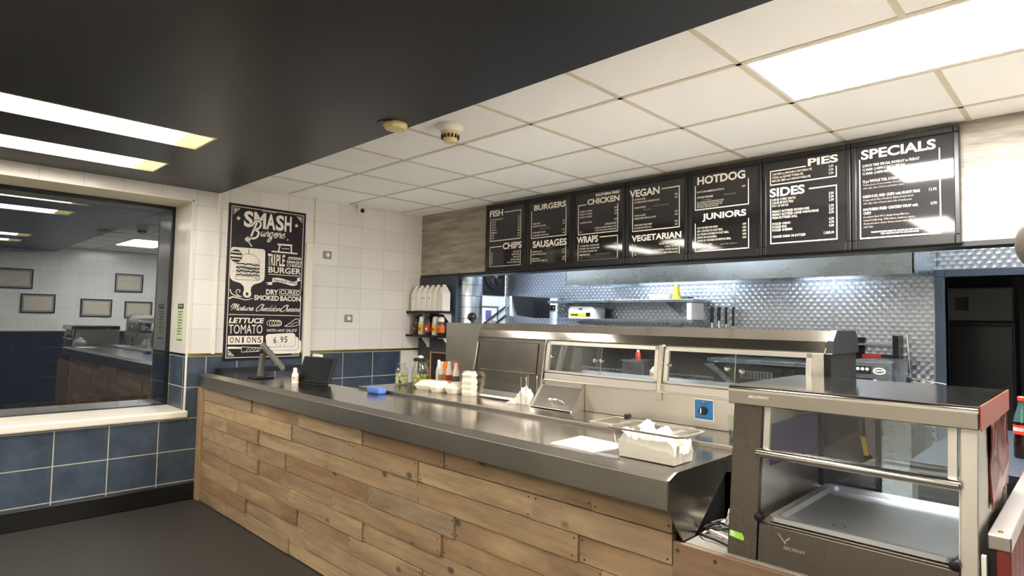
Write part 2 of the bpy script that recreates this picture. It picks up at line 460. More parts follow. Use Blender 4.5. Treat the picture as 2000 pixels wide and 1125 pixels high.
def frame2d(mb, u0, v0, u1, v1, t, fn):
    for a in ((u0, v0, u1, v0+t), (u0, v1-t, u1, v1), (u0, v0+t, u0+t, v1-t), (u1-t, v0+t, u1, v1-t)):
        flat(mb, [(a[0], a[1]), (a[2], a[1]), (a[2], a[3]), (a[0], a[3])], fn)
def rect(mb, u0, v0, u1, v1, fn): flat(mb, [(u0, v0), (u1, v0), (u1, v1), (u0, v1)], fn)

# ------------------------------------------------------------------ the room shell
XW, YN, YB, ZC, ZB = 6.4, -2.6, 4.0, 2.58, 2.485       # far wall, wall behind camera, bulkhead, ceilings
KX0, KX1, KY = -.33, 5.9, 5.6                            # kitchen
mb = MB().box(-.5, XW+.1, YN-.1, 2.0, -.06, 0); mb.mat(1).box(-.5, XW+.1, 2.0, 7.4, -.06, 0)
struct(mb.build('floor', ['floor', 'bounce_floor'], org=(3, 2, -.06)))
# left wall: white tile above, blue tile below, window opening
WY0, WY1, WZ0, WZ1 = -1.5, 1.68, .653, 2.393
mb = MB()
mb.plate(0, -.43, 0, (YN, 1.155), (YB, 2.62), [(WY0, 1.155, WY1, WZ1)])
mb.mat(1).plate(0, -.43, 0, (YN, 0), (1.93, 1.155), [(WY0, WZ0, WY1, 1.155)])
mb.mat(2).plate(0, -.43, 0, (1.93, 0), (3.748, 1.155), [])
mb.mat(0).plate(0, -.43, 0, (3.748, 0), (YB, 1.155), [])
struct(mb.build('wall_left', ['white_tile', 'blue_tile_window', 'blue_tile'], org=(0, 0, 0)))
# reveal linings
mb = MB(); mb.box(-.43, .002, WY1-.004, WY1, 1.155, WZ1); mb.mat(1).box(-.43, .002, WY1-.004, WY1, .71, 1.14)
mb.mat(2).box(-.43, .004, WY1-.007, WY1, 1.138, 1.155)
mb.mat(0).box(-.43, .002, WY0, WY0+.004, 1.155, WZ1); mb.mat(1).box(-.43, .002, WY0, WY0+.004, .71, 1.14)
struct(mb.build('trim_1', ['white_tile_x', 'blue_tile_x', 'black_skirting'], org=(0, WY1, .7)))
struct(MB().box(-.43, .003, WY0, WY1-.004, WZ1-.004, WZ1).build('trim_2', 'cream_paint'))
# corner beads of the reveal (cream edge strips), the sill
mb = MB(); mb.box(-.004, .005, WY1-.009, WY1+.004, .71, WZ1+.004); mb.box(-.004, .005, WY0, WY1+.004, WZ1-.009, WZ1+.004)
struct(mb.build('trim_3', 'white_paint'))
# window
win = struct(thing('window_1', 'x', 'window', (-.43, 0, .7))); del win['label']; del win['category']
MB().quad((-.43, WY0, .7), (-.43, WY1-.005, .7), (-.43, WY1-.005, WZ1-.005), (-.43, WY0, WZ1-.005)).build('pane', 'window_glass', win)
MB().plate(0, -.445, -.415, (WY0, .69), (WY1-.004, WZ1-.004), [(WY0+.03, .718, WY1-.03, WZ1-.035)]).build('window_frame', 'black_plastic', win, bevel=.003)
MB().box(-.44, .035, WY0-.02, WY1+.02, .653, .71).build('window_sill', 'white_paint', win, bevel=.012)
MB().plate(0, -.52, -.5, (YN, 0), (YB, 2.7), [(WY0, .5, WY1, 2.5)]).build('wall_outside', 'black_matt', org=(-.5, 0, 0))['kind'] = 'structure'
# dado brass trims, skirting
mb = MB(); mb.box(0, .008, WY1+.004, 1.96, 1.138, 1.158); mb.box(0, .008, 2.64, YB, 1.138, 1.158); mb.box(0, .012, WY1+.004, 1.96, 1.146, 1.150); mb.box(0, .012, 2.64, YB, 1.146, 1.150)
struct(mb.build('trim_4', 'brass'))
struct(MB().box(0, .018, YN, 1.79, 0, .135).build('baseboard_left', 'black_skirting', bevel=.006))
# white corner trims on the left wall
struct(MB().box(0, .012, 1.862, 1.892, 1.15, ZB).build('trim_5', 'white_paint', bevel=.003))
struct(MB().box(0, .022, 2.655, 2.725, 1.0, 2.15).build('trim_6', 'white_paint', bevel=.004))
struct(MB().box(0, .006, 2.728, 2.74, 2.15, ZC).build('trim_7', 'tee'))
struct(MB().box(0, .02, 1.9, 2.655, .99, 1.03).build('trim_8', 'black_plastic', bevel=.003))
# far wall, wall behind the camera
mb = MB(); mb.box(XW, XW+.1, YN, 7.4, 1.155, 2.7); mb.mat(1).box(XW, XW+.1, YN, 7.4, 0, 1.155)
struct(mb.build('wall_right', ['white_tile', 'navy_tile'], org=(XW, 0, 0)))
struct(MB().box(XW-.012, XW, YN, 4, 1.135, 1.16).build('trim_9', 'brass'))
mb = MB(); mb.box(-.43, XW+.1, YN-.1, YN, 0, 2.7)
struct(mb.build('wall_front', 'white_paint', org=(3, YN, 0)))
# black ceiling with openings for the strip lights
STR = [(.42, .02, .77, 1.27), (1.28, .02, 1.63, 1.27), (3.92, .02, 4.27, 1.27), (4.78, .02, 5.13, 1.27),
       (.42, -1.75, .77, -.5), (1.28, -1.75, 1.63, -.5), (3.92, -1.75, 4.27, -.5), (4.78, -1.75, 5.13, -.5)]  # this row behind the camera is added, unseen fill light for the room
struct(MB().plate(2, ZB, ZB+.22, (-.43, YN), (XW+.1, 1.885), STR).build('ceiling_2', 'black_ceiling', org=(3, 0, ZB)))
struct(MB().plate(2, ZC, ZC+.1, (-.43, 1.885), (XW+.1, YB+.1), [(4.182, 2.492, 5.36, 3.078)]).build('ceiling_1', 'ceil_tile', org=(3, 3, ZC)))
mb = MB()
for k in range(-8, 5):
    x = 4.17+.6*k
    if 0 < x < XW:
        if abs(x-4.77) < .1: mb.box(x-.012, x+.012, 1.885, 2.466, ZC-.004, ZC); mb.box(x-.012, x+.012, 3.104, YB, ZC-.004, ZC)
        else: mb.box(x-.012, x+.012, 1.885, YB, ZC-.004, ZC)
for y in (2.478, 3.092, 3.706): mb.box(0, XW, y-.012, y+.012, ZC-.004, ZC)
struct(mb.build('trim_10', 'tee', org=(3, 3, ZC)))
# bulkhead with grey wood laminate, dark underside band
struct(MB().box(0, XW, YB-.018, YB, 1.93, ZC).build('wall_back', 'grey_wood', org=(3, YB, 1.93)))
struct(MB().box(0, XW, YB-.022, YB+.14, 1.905, 1.932).build('trim_11', 'black_skirting'))
struct(MB().box(0, XW, YB, YB+.12, 1.93, ZC).build('wall_bulkhead', 'white_paint', org=(3, YB, 1.93)))
# kitchen shell
struct(MB().box(KX0-.1, KX0, YB, KY, 0, 2.6).build('wall_kitchen_left', 'kitchen_tile', org=(KX0, 5, 0)))
struct(MB().plate(1, KY, KY+.1, (KX0-.1, 0), (KX1, 2.6), [(4.40, 0, 5.45, 1.855)]).build('wall_kitchen', 'turned', org=(3, KY, 0)))
struct(MB().box(KX1, KX1+.1, YB, 7.4, 0, 2.6).build('wall_kitchen_right', 'white_paint', org=(KX1, 5, 0)))
struct(MB().box(KX0-.1, KX1+.1, YB+.12, 7.4, 2.5, 2.6).build('ceiling_kitchen', 'white_paint', org=(3, 5, 2.5)))
struct(MB().box(0, .53, 3.97, 4.0, 0, 1.905).build('wall_pier', 'dark_grey_wall', org=(.3, 4, 0)))
struct(MB().box(.53, .60, 3.968, 4.0, 0, 1.905).build('trim_12', 'blue_door'))
# turned-steel sheet joints on the kitchen wall
mb = MB()
for x in (1.05, 2.75, 3.62, 4.33): mb.box(x-.008, x+.008, KY-.004, KY, .9, 2.5)
struct(mb.build('trim_13', 'steel_cool', org=(3, KY, .9)))
# doorway to the dark store
struct(MB().plate(1, KY-.03, KY+.12, (4.335, 0), (5.51, 1.91), [(4.40, -1, 5.45, 1.855)]).build('trim_14', 'blue_door', bevel=.005))
mb = MB(); mb.box(4.0, 4.05, KY+.1, 7.3, 0, 2.5); mb.box(4.0, KX1, 7.3, 7.35, 0, 2.5); mb.box(KX1-.05, KX1, KY+.1, 7.3, 0, 2.5); mb.box(4.0, KX1, KY+.1, 7.3, 2.3, 2.35)
struct(mb.build('wall_store', 'dark_grey_wall', org=(5, 7, 0)))

# ------------------------------------------------------------------ lamps
t = thing('led_ceiling_panel', 'large bright LED panel in the white tiled ceiling', 'ceiling light', (4.771, 2.785, ZC))
MB().box(4.197, 5.345, 2.507, 3.063, ZC+.004, ZC+.01).build('diffuser', 'led_panel', t)
MB().plate(2, ZC-.003, ZC+.03, (4.182, 2.492), (5.36, 3.078), [(4.197, 2.507, 5.345, 3.063)]).build('panel_frame', 'white_paint', t)
SL = ['recessed strip light nearest the window in the black ceiling', 'second recessed strip light from the window in the black ceiling',
      'third recessed strip light from the window, above the camera', 'recessed strip light farthest from the window, nearest the framed certificates',
      'added unseen fill strip light behind the camera nearest the window wall', 'added unseen fill strip light behind the camera, second from the window wall', 'added unseen fill strip light behind the camera, third from the window wall', 'added unseen fill strip light behind the camera nearest the far wall']
for (x0, y0, x1, y1), lb in zip(STR, SL):
    t = thing('strip_light', lb, 'ceiling light', ((x0+x1)/2, (y0+y1)/2, ZB), 'recessed strip lights in the black ceiling')
    MB().box(x0+.012, x1-.012, y0+.012, y1-.13, ZB+.012, ZB+.02).build('diffuser', 'led_strip', t)
    MB().box(x0+.012, x1-.012, y1-.13, y1-.012, ZB+.012, ZB+.02).build('diffuser_end', 'led_strip_end', t)
    mb = MB().plate(2, ZB-.002, ZB+.08, (x0, y0), (x1, y1), [(x0+.012, y0+.012, x1-.012, y1-.012)])
    mb.build('trough', 'cream_paint', t)

# ------------------------------------------------------------------ ceiling fittings and the left wall
t = thing('heat_detector', 'yellowed round heat detector on the white ceiling tile', 'detector', (2.601, 2.196, ZC))
MB().lathe([(.078, -.002), (.078, -.018), (.062, -.034), (.058, -.04)], (2.601, 2.196, ZC), 28).build('base', 'white_plastic', t)
mb = MB().lathe([(.056, -.04), (.052, -.055), (.038, -.085), (.034, -.10)], (2.601, 2.196, ZC), 28)
mb.mat(1)
for k in range(14):
    a = 2*PI*k/14; c = Vector((2.601+.047*math.cos(a), 2.196+.047*math.sin(a), ZC-.068))
    mb.lathe([(.0065, -.011), (.0065, .011)], c, 6)
mb.build('sensor', ['cream_plastic', 'lid_brown'], t)
t = thing('smoke_detector', 'flat yellowed detector disc at the edge of the black ceiling', 'detector', (2.63, 1.80, ZB))
MB().lathe([(.062, -.001), (.064, -.014), (.05, -.03), (.02, -.034)], (2.63, 1.80, ZB), 28).build('cover', 'cream_plastic', t)
MB().lathe([(.07, 0), (.07, -.004)], (2.61, 1.785, ZB), 24).build('base', 'black_plastic', t)
t = thing('security_camera', 'small white dome camera where the white ceiling meets the tiled wall', 'camera', (.07, 3.19, ZC))
MB().lathe([(.04, -.002), (.04, -.03), (.034, -.04)], (.07, 3.19, ZC), 20).build('mount', 'white_plastic', t)
MB().ball((.075, 3.185, ZC-.062), .038).build('housing', 'white_plastic', t)
MB().lathe([(.018, 0), (.022, .014), (.018, .018)], (.10, 3.172, ZC-.07), 16, axis='x').build('lens', 'black_plastic', t)
for (y, z, lb) in ((2.873, 2.057, 'small grey cable outlet plate high on the white tiles'), (3.118, 1.46, 'small grey cable outlet plate lower on the white tiles')):
    t = thing('outlet_plate', lb, 'wall plate', (0, y, z), 'outlet plates on the white tiles')
    MB().box(0, .012, y-.043, y+.043, z-.036, z+.036).build('plate', 'ink_grey', t, bevel=.008, seg=3)
    MB().lathe([(.02, .012), (.018, .022), (.008, .024)], (0, y, z), 16, axis='x').build('plug', 'white_plastic', t)
# notice strip on the reveal
RY = WY1-.005
fn = lambda u, v: (-.25+u*.155, RY-.0025, 1.255+v*.305)
t = thing('hygiene_notice', 'narrow pale green notice strip on the window reveal', 'notice', (-.172, RY, 1.255))
MB().box(-.25, -.095, RY-.002, RY+.001, 1.255, 1.56).build('sheet', 'pale_green', t)
mb = MB(); rect(mb, .06, .86, .94, .99, fn); rect(mb, .06, .01, .94, .035, fn)
for k in range(9): ribbon(mb, [(.14, .78-k*.075), (.86-.12*(k % 3), .78-k*.075)], .02, fn)
mb.mat(1); text_box(mb, 'FOOD', lambda u, v: (fn(u, v)[0], RY-.0035, fn(u, v)[2]), .2, .9, .8, .965, bold=.01)
mb.build('print', ['ink_black', 'ink_white'], t)
# frames on the far wall (seen mirrored in the window)
FR = [(1.02, 1.62, 1.84, 2.165, 'beige framed certificate on the far wall, upper one nearest the shop front'), (1.475, 1.93, 1.455, 1.766, 'beige framed certificate on the far wall, lower one nearest the shop front'),
      (2.28, 2.74, 1.405, 1.712, 'beige framed certificate on the far wall, middle of the lower row'), (2.765, 3.205, 1.85, 2.178, 'beige framed certificate on the far wall, upper one nearest the menu boards'),
      (2.93, 3.37, 1.388, 1.69, 'beige framed certificate on the far wall, lower one nearest the menu boards')]
for y0, y1, z0, z1, lb in FR:
    t = thing('picture_frame', lb, 'picture frame', (XW, (y0+y1)/2, z0), 'framed certificates on the far wall')
    MB().plate(0, XW-.022, XW, (y0, z0), (y1, z1), [(y0+.018, z0+.018, y1-.018, z1-.018)]).build('frame', 'board_black', t, bevel=.003)
    mb = MB().box(XW-.010, XW-.004, y0+.018, y1-.018, z0+.018, z1-.018); mb.mat(1).box(XW-.012, XW-.010, y0+.045, y1-.045, z0+.045, z1-.045)
    mb.build('print', ['ink_grey', 'frame_art'], t)
# fence outside the window
mb = MB(); x = -1.9
y = -3.0
random.seed(3)
while y < 3.6:
    w = random.uniform(.13, .17); mb.t = random.random(); mb.box(x-.02, x, y, y+w, 0, .62+random.uniform(-.01, .01)); y += w+.022
mb.t = .2; mb.box(x-.06, x-.02, -3.0, 3.6, .12, .2); mb.box(x-.06, x-.02, -3.0, 3.6, .45, .53)
tag(mb.build('timber_fence', 'fence'), 'low dark timber fence of upright boards outside the window', 'fence')
struct(MB().box(-5, -.52, -4, 5, -.08, -.02).build('ground', 'black_matt'))

# ------------------------------------------------------------------ poster
PY, PZ = 1.955, 1.09
def pf(d): return lambda u, v: (d, PY+u, PZ+v)
t = thing('menu_poster', 'tall dark burger poster on the white tiled wall above the counter end', 'poster', (0, PY+.345, PZ))
MB().box(0, .008, PY, PY+.69, PZ, PZ+1.33).build('panel', 'poster_black', t, bevel=.002)
w = MB(); F1 = pf(.0086)
frame2d(w, .022, .022, .668, 1.308, .005, F1)
for (cx, cy, sx, sy) in ((.04, .04, 1, 1), (.65, .04, -1, 1), (.04, 1.29, 1, -1), (.65, 1.29, -1, -1)):
    a = [(cx, cy), (cx+.05*sx, cy), (cx, cy+.05*sy)]
    for i in range(3): ribbon(w, [a[i], a[(i+1) % 3]], .004, F1)
    b = [(cx+.008*sx, cy+.008*sy), (cx+.032*sx, cy+.008*sy), (cx+.008*sx, cy+.032*sy)]; flat(w, b, F1)
text_box(w, 'GOURMET', F1, .28, 1.302-.012, .41, 1.302)
for i, (ch, u0, u1) in enumerate((('S', .127, .208), ('M', .213, .318), ('A', .320, .405), ('S', .407, .483), ('H', .488, .553))):
    text_box(w, ch, F1, u0, 1.140, u1, 1.280, bold=.035)
def star(cx, cy, r): flat(w, [(cx+(r if k % 2 == 0 else r*.42)*math.sin(k*PI/5), cy+(r if k % 2 == 0 else r*.42)*math.cos(k*PI/5)) for k in range(10)], F1)
star(.081, 1.206, .022); star(.6, 1.206, .022)
# hand-lettered script: single strokes on a unit grid (x-height 1)
SCR = {
 'a': ([[(.75, .85), (.45, 1), (.1, .7), (.05, .25), (.3, 0), (.6, .3), (.78, .9), (.74, .35), (.85, .03), (1.1, .3)]], 1.0),
 'c': ([[(.7, .8), (.5, 1), (.15, .75), (.08, .3), (.35, 0), (.7, .15), (.9, .35)]], .85),
 'd': ([[(.75, .85), (.45, 1), (.1, .7), (.05, .25), (.3, 0), (.6, .3), (.95, 2.1), (.74, .35), (.85, .03), (1.1, .3)]], 1.0),
 'e': ([[(-.05, .3), (.45, .55), (.62, .85), (.4, 1), (.12, .7), (.1, .25), (.35, 0), (.65, .12), (.85, .35)]], .82),
 'g': ([[(.75, .85), (.45, 1), (.1, .7), (.05, .3), (.3, .05), (.6, .3), (.78, .9), (.7, -.2), (.4, -1.0), (.05, -.9), (.2, -.4), (.95, .35)]], 1.0),
 'h': ([[(-.05, .3), (.35, 1.3), (.45, 2.0), (.28, 2.0), (.12, .9), (.08, 0), (.3, .75), (.55, 1), (.65, .75), (.6, .2), (.72, .02), (.98, .3)]], .95),
 'm': ([[(0, .9), (.05, 0), (.3, .9), (.4, .85), (.42, 0), (.65, .9), (.78, .8), (.76, .2), (.9, .02), (1.1, .3)]], 1.05),
 'r': ([[(-.05, .3), (.25, 1.1), (.3, .85), (.55, .9), (.52, .4), (.6, .05), (.85, .3)]], .8),
 's': ([[(-.05, .25), (.4, 1.1), (.5, .75), (.62, .3), (.4, 0), (.1, .15), (.4, .1), (.85, .35)]], .8),
 't': ([[(-.05, .3), (.3, 1.5), (.22, .5), (.3, .03), (.6, .3)], [(.0, 1.1), (.6, 1.2)]], .58),
 'u': ([[(-.05, .4), (.1, 1), (.08, .3), (.25, 0), (.55, .4), (.68, 1), (.66, .3), (.8, .02), (1.02, .3)]], .98),
 'l': ([[(-.05, .3), (.35, 1.4), (.42, 2.1), (.25, 2.0), (.12, .8), (.2, .05), (.5, .3)]], .5),
 'B': ([[(.75, 2.2), (.55, 1.0), (.3, -.3), (.0, -.5), (-.25, -.1)], [(.1, 1.6), (.6, 2.4), (1.3, 2.2), (1.25, 1.5), (.75, 1.15), (1.3, .9), (1.25, .2), (.7, -.1), (.3, .2)]], 1.5),
 'M': ([[(-.2, .9), (.0, 1.9), (.4, 2.1), (.45, 1.2), (.25, .0), (.7, 1.6), (1.0, 2.1), (1.0, 1.2), (.9, .3), (1.3, 1.3), (1.65, 1.9), (1.6, .8), (1.65, .1), (1.95, .2)]], 1.95),
 'C': ([[(1.2, 1.6), (1.3, 2.1), (.95, 2.2), (.35, 1.4), (.1, .5), (.3, -.1), (.8, .0), (1.2, .4)]], 1.1)}
def script(mb, text, fn, u, v, xh, wd, slant=.35, gap=0.0):
    for ch in text:
        if ch == ' ': u += xh*.45; continue
        st, adv = SCR[ch]
        for s_ in st: ribbon(mb, smooth([(u+(p[0]+p[1]*slant)*xh, v+p[1]*xh) for p in s_], 5), wd, fn)
        u += (adv+gap)*xh
F2 = pf(.0094); k0 = MB()
script(k0, 'B', pf(.0090), .165, 1.052, .062, .027, .2); script(k0, 'urgers', pf(.0090), .272, 1.075, .042, .018, .3)
script(w, 'B', pf(.0094), .165, 1.052, .062, .017, .2)
script(w, 'urgers', F2, .272, 1.075, .042, .0095, .3)
flat(w, [(.515, 1.062), (.527, 1.062), (.527, 1.074), (.515, 1.074)], F2)
ribbon(w, smooth([(.165, 1.06), (.17, 1.02), (.205, .976)]), .009, F2)
# chopping board
bd = smooth([(.05, .957), (.30, .962)], 2)
bdp = [(.030, .93), (.033, .95), (.05, .958), (.30, .962), (.318, .955), (.322, .935), (.325, .72), (.318, .69), (.29, .668), (.235, .65), (.212, .625), (.208, .595), (.216, .56), (.205, .54), (.18, .532), (.155, .54), (.143, .56), (.152, .60), (.147, .63), (.12, .655), (.06, .67), (.036, .69), (.03, .72)]
flat(w, bdp, F1)
# burger bits in black on the board
k = MB(); F3 = pf(.0100)
def arc(cx, cy, rx, ry, a0, a1, n=18): return [(cx+rx*math.cos(a0+(a1-a0)*i/n), cy+ry*math.sin(a0+(a1-a0)*i/n)) for i in range(n+1)]
def ln(p, wd=.003): ribbon(k, p, wd, F3)
ln(arc(.178, .835, .095, .075, 0, PI)); ln([(.083, .835), (.09, .825), (.27, .828), (.273, .835)])
ln([(.178, .91), (.178, .945)], .004); ln([(.172, .945), (.184, .945)], .005)
random.seed(5)
for (y, amp, dk) in ((.818, .006, .010), (.80, .008, .004), (.788, .004, .012), (.772, .009, .004), (.757, .005, .012), (.742, .008, .004), (.727, .005, .010), (.714, .006, .003)):
    ln([(.078+i*.0125, y+random.uniform(-amp, amp)) for i in range(17)], dk)
for cx in (.12, .17, .22, .25): ln([(cx-.03, .79), (cx, .765), (cx+.03, .785)], .003)
ln(smooth([(.078, .71), (.078, .69), (.1, .684), (.25, .688), (.283, .695), (.283, .715)]), .003); ln([(.24, .715), (.262, .683), (.275, .712)], .004)
for (x_, y_) in ((.29, .845), (.295, .78), (.058, .81), (.052, .745), (.30, .745)): ln([(x_, y_), (x_+.008, y_+.012)], .003)
flat(k, arc(.178, .565, .012, .014, 0, 2*PI, 16)[:-1], F3)
# badge
flat(k, arc(.074, .884, .053, .057, 0, 2*PI, 28)[:-1], F3)
F4 = pf(.0104)
for i, (y_, h_) in enumerate(((.915, .010), (.885, .016), (.857, .010))): rect(w, .028+.008*(i != 1), y_-h_/2, .12-.008*(i != 1), y_+h_/2, F4)
ln_ = arc(.074, .884, .053, .057, 0, 2*PI, 28); ribbon(w, ln_, .004, F4)
# roof-like press drawing
for p in ([(.379, .951), (.62, .951)], [(.44, .95), (.452, 1.015)], [(.556, 1.015), (.562, .95)]): ribbon(w, p, .012, F1)
ribbon(w, [(.43, 1.018), (.565, 1.022)], .014, F1); ribbon(w, [(.47, .985), (.54, .987)], .006, F1)
for i, ch in enumerate('TRIPLE'): text_box(w, ch, F1, .348+i*.0275-(.006 if i > 2 else 0), .825, .348+i*.0275+(.010 if ch == 'I' else .024)-(.006 if i > 2 else 0), .928, bold=.02)
rect(w, .535, .908, .655, .916, F1); rect(w, .528, .895, .655, .902, F1)
text_box(w, 'SMASH', F1, .521, .858, .658, .884, bold=.02); text_box(w, 'CHEESE', F1, .521, .826, .658, .853, bold=.01)
text_box(w, 'BURGER', F1, .356, .762, .658, .815, bold=.02); rect(w, .356, .745, .658, .750, F1)
rb = smooth([(.395, .712), (.45, .716), (.52, .703), (.58, .690), (.625, .700)], 6)
for off in (0,): flat(w, [(p[0], p[1]+.004) for p in rb]+[(p[0], p[1]-.034) for p in reversed(rb)], F1)
flat(w, [(.335, .672), (.395, .682), (.395, .655), (.345, .652), (.365, .662)], F1); flat(w, [(.625, .730), (.66, .735), (.648, .72), (.66, .705), (.622, .695)], F1)
text_box(k, 'Served with', lambda u, v: (.0100, PY+u, PZ+v+(-.09*(u-.5) if True else 0)), .41, .682, .615, .704, bold=.01)
text_box(w, 'DRY', F1, .343, .567, .452, .614, bold=.03); frame2d(w, .463, .566, .668, .622, .004, F1); text_box(w, 'CURED', F1, .472, .576, .660, .613, bold=.015)
text_box(w, 'SMOKED', F1, .24, .515, .46, .560, bold=.03); text_box(w, 'BACON', F1, .473, .515, .662, .560, bold=.03)
ribbon(w, smooth([(.03, .52), (.06, .535), (.12, .525), (.17, .515), (.23, .53)]), lambda q: .012*(1-.6*q), F1)
ribbon(w, smooth([(.035, .60), (.05, .565), (.09, .545), (.14, .54)]), .008, F1); ribbon(w, smooth([(.11, .575), (.12, .59), (.10, .60), (.085, .58), (.10, .555), (.14, .54)]), .006, F1)
def script_fit(text, u0, u1, v, xh, wd):
    s_ = sum((.45 if c == ' ' else SCR[c][1]) for c in text)*xh
    f_ = (u1-u0)/s_
    script(w, text, lambda u, v_: F1(u0+(u-u0)*f_, v_), u0, v, xh, wd)
script_fit('Mature', .045, .235, .424, .026, .0052); script_fit('Cheddar', .255, .475, .424, .026, .0052); script_fit('Cheese', .475, .655, .424, .026, .0052)
rect(w, .034, .385, .654, .390, F1)
text_box(w, 'LETTUCE', F1, .036, .315, .336, .361, bold=.035, shear=.18)
text_box(w, 'TOMATO', F1, .038, .226, .323, .303, bold=.0)
flat(w, [(.036, .136), (.332, .134), (.333, .206), (.035, .208)], F1)
for i, ch in enumerate('ONIONS'): text_box(k, ch, F3, .05+i*.047+(.008 if ch == 'I' else 0), .148, .05+i*.047+(.022 if ch == 'I' else .034), .197, bold=.01)
# knife
flat(w, [(.032, .112), (.05, .118), (.15, .113), (.15, .098), (.06, .1), (.035, .098)], F1)
ribbon(w, [(.15, .115), (.15, .07), (.30, .075), (.325, .10), (.15, .115)], .005, F1)
for q in range(4): ribbon(w, [(.19+q*.03, .08), (.215+q*.03, .102)], .004, F1)
# slices and leg
for q in range(4): ribbon(w, arc(.395+q*.022, .318, .034, .026, 0, 2*PI, 20), .004, F1)
ribbon(w, arc(.47, .318, .02, .016, 0, 2*PI, 16), .004, F1)
ribbon(w, smooth([(.52, .29), (.57, .318), (.61, .348), (.64, .358), (.662, .33), (.645, .302), (.60, .292), (.52, .29)]), .005, F1); ribbon(w, smooth([(.58, .305), (.62, .322), (.65, .33)]), .004, F1)
text_box(w, 'WITH ANY SAUCE', F1, .363, .241, .641, .266, bold=.01, shear=.2)
def ticket(dx, dy, d, ink):
    f_ = pf(d)
    pts = [(.353+dx, .205+dy), (.372+dx, .222+dy), (.60+dx, .233+dy), (.625+dx, .218+dy), (.628+dx, .125+dy), (.610+dx, .108+dy), (.385+dx, .108+dy), (.362+dx, .125+dy)]
    flat(w, pts, f_)
    if ink: ribbon(k, pts+pts[:1], .0025, pf(d+.0002))
ticket(.06, -.062, .0088, 1); ticket(.03, -.032, .0092, 1); ticket(0, 0, .0096, 1)
F5 = pf(.0102)
for i, (ch, u0, u1) in enumerate((('6', .424, .452), ('.', .466, .474), ('9', .487, .515), ('5', .524, .552))): text_box(k, ch, F5, u0, .140+i*.002, u1, .195+i*.002 if ch != '.' else .150, bold=.01)
for q in range(3): flat(k, arc(.45+q*.038, .122, .004, .004, 0, 2*PI, 8)[:-1], F5)
k0.build('ink_outline', 'ink_black', t); w.build('print', 'ink_white', t); k.build('ink_lines', 'ink_black', t)

# ------------------------------------------------------------------ menu boards
BX0, BW, BZ0, BZ1, BYF = 1.055, .5255, 1.918, 2.556, 3.935
def menu(i, label, draw):
    x0 = BX0+BW*i; x1 = x0+BW-.004; H = BZ1-BZ0
    t = thing('menu_board', label, 'menu board', ((x0+x1)/2, BYF+.03, BZ0), 'menu boards above the kitchen opening')
    MB().plate(1, BYF, YB-.018, (x0, BZ0), (x1, BZ1), [(x0+.026, BZ0+.05, x1-.026, BZ1-.035)]).build('frame', 'board_black', t, bevel=.004)
    MB().box(x0+.02, x1-.02, BYF+.008, BYF+.02, BZ0+.04, BZ1-.03).build('panel', 'menu_panel', t)
    F = lambda u, v: (x0+u*(x1-x0), BYF+.0070, BZ1-v*H)
    st = {'t': MB(), 'd': MB()}
    def flush():
        if st['t'].v: st['t'].build('price_list', 'ink_white', t)
        if st['d'].v: st['d'].build('small_print', 'ink_dim', t)
        st['t'] = MB(); st['d'] = MB()
    def box(v0, v1, gap, u0=.115, u1=.87, th=.007):
        flush(); lines = MB()
        b = lambda a, c: ribbon(lines, [a, c], .0115, F)
        b((u0, v0 if not gap or gap[0] > u0+.02 else gap[2]), (u0, v1)); b((u1, v0 if not gap or gap[1] < u1-.02 else gap[2]), (u1, v1)); b((u0-.006, v1), (u1+.006, v1))
        if gap:
            if gap[0] > u0+.02: b((u0-.006, v0), (gap[0], v0))
            if gap[1] < u1-.02: b((gap[1], v0), (u1+.006, v0))
        lines.build('border', 'ink_white', t)
    def head(s, u0, u1, v0, v1):
        mb = MB(); text_box(mb, s, F, u0, v1, u1, v0, bold=.032, res=4); mb.build('heading', 'ink_white', t)
    def row(s, v, price=None, u=.14, al='L', size=.026, pu=.845, d=False, mx=None):
        f2 = lambda a, b: F(a, v-b)
        text_line(st['d'] if d else st['t'], s, f2, u, 0, size*1.12, al, sx=.84, res=1, bold=.012)
        if price: text_line(st['t'], price, f2, pu, 0, size*1.15, 'R' if pu > .5 else 'L', sx=.9, res=1, bold=.014)
    draw(box, head, row); flush()
def b1(box, head, row):
    box(.135, .54, (0, .46, .2)); head('FISH', .09, .43, .085, .18)
    for i, (s, p) in enumerate((('TRADITIONAL HADDOCK', '6.90'), ('FISH CAKE', '2.20'), ('FISH BITES', '3.50'), ('COD ROE', '2.60'), ('JUMBO FISH', '8.90'), ('SCAMPI', '5.50'))): row(s, .235+i*.038, p, u=.14)
    for i, (s, p) in enumerate((('ALL SPECIALS', '6.90'), ('PLAICE', '6.50'), ('SKATE', '7.90'))): row(s, .43+i*.038, p)
    box(.63, .92, (.42, .95, .7)); head('CHIPS', .44, .90, .585, .68)
    for i, (s, p) in enumerate((('LARGE CHIPS', '3.20'), ('REGULAR CHIPS', '2.60'), ('SMALL CHIPS', '2.00'), ('CHIPS AND CHEESE', '3.60'), ('CHIPS AND CURRY SAUCE', '3.90'))): row(s, .735+i*.037, p, u=.845, al='R', pu=.14)
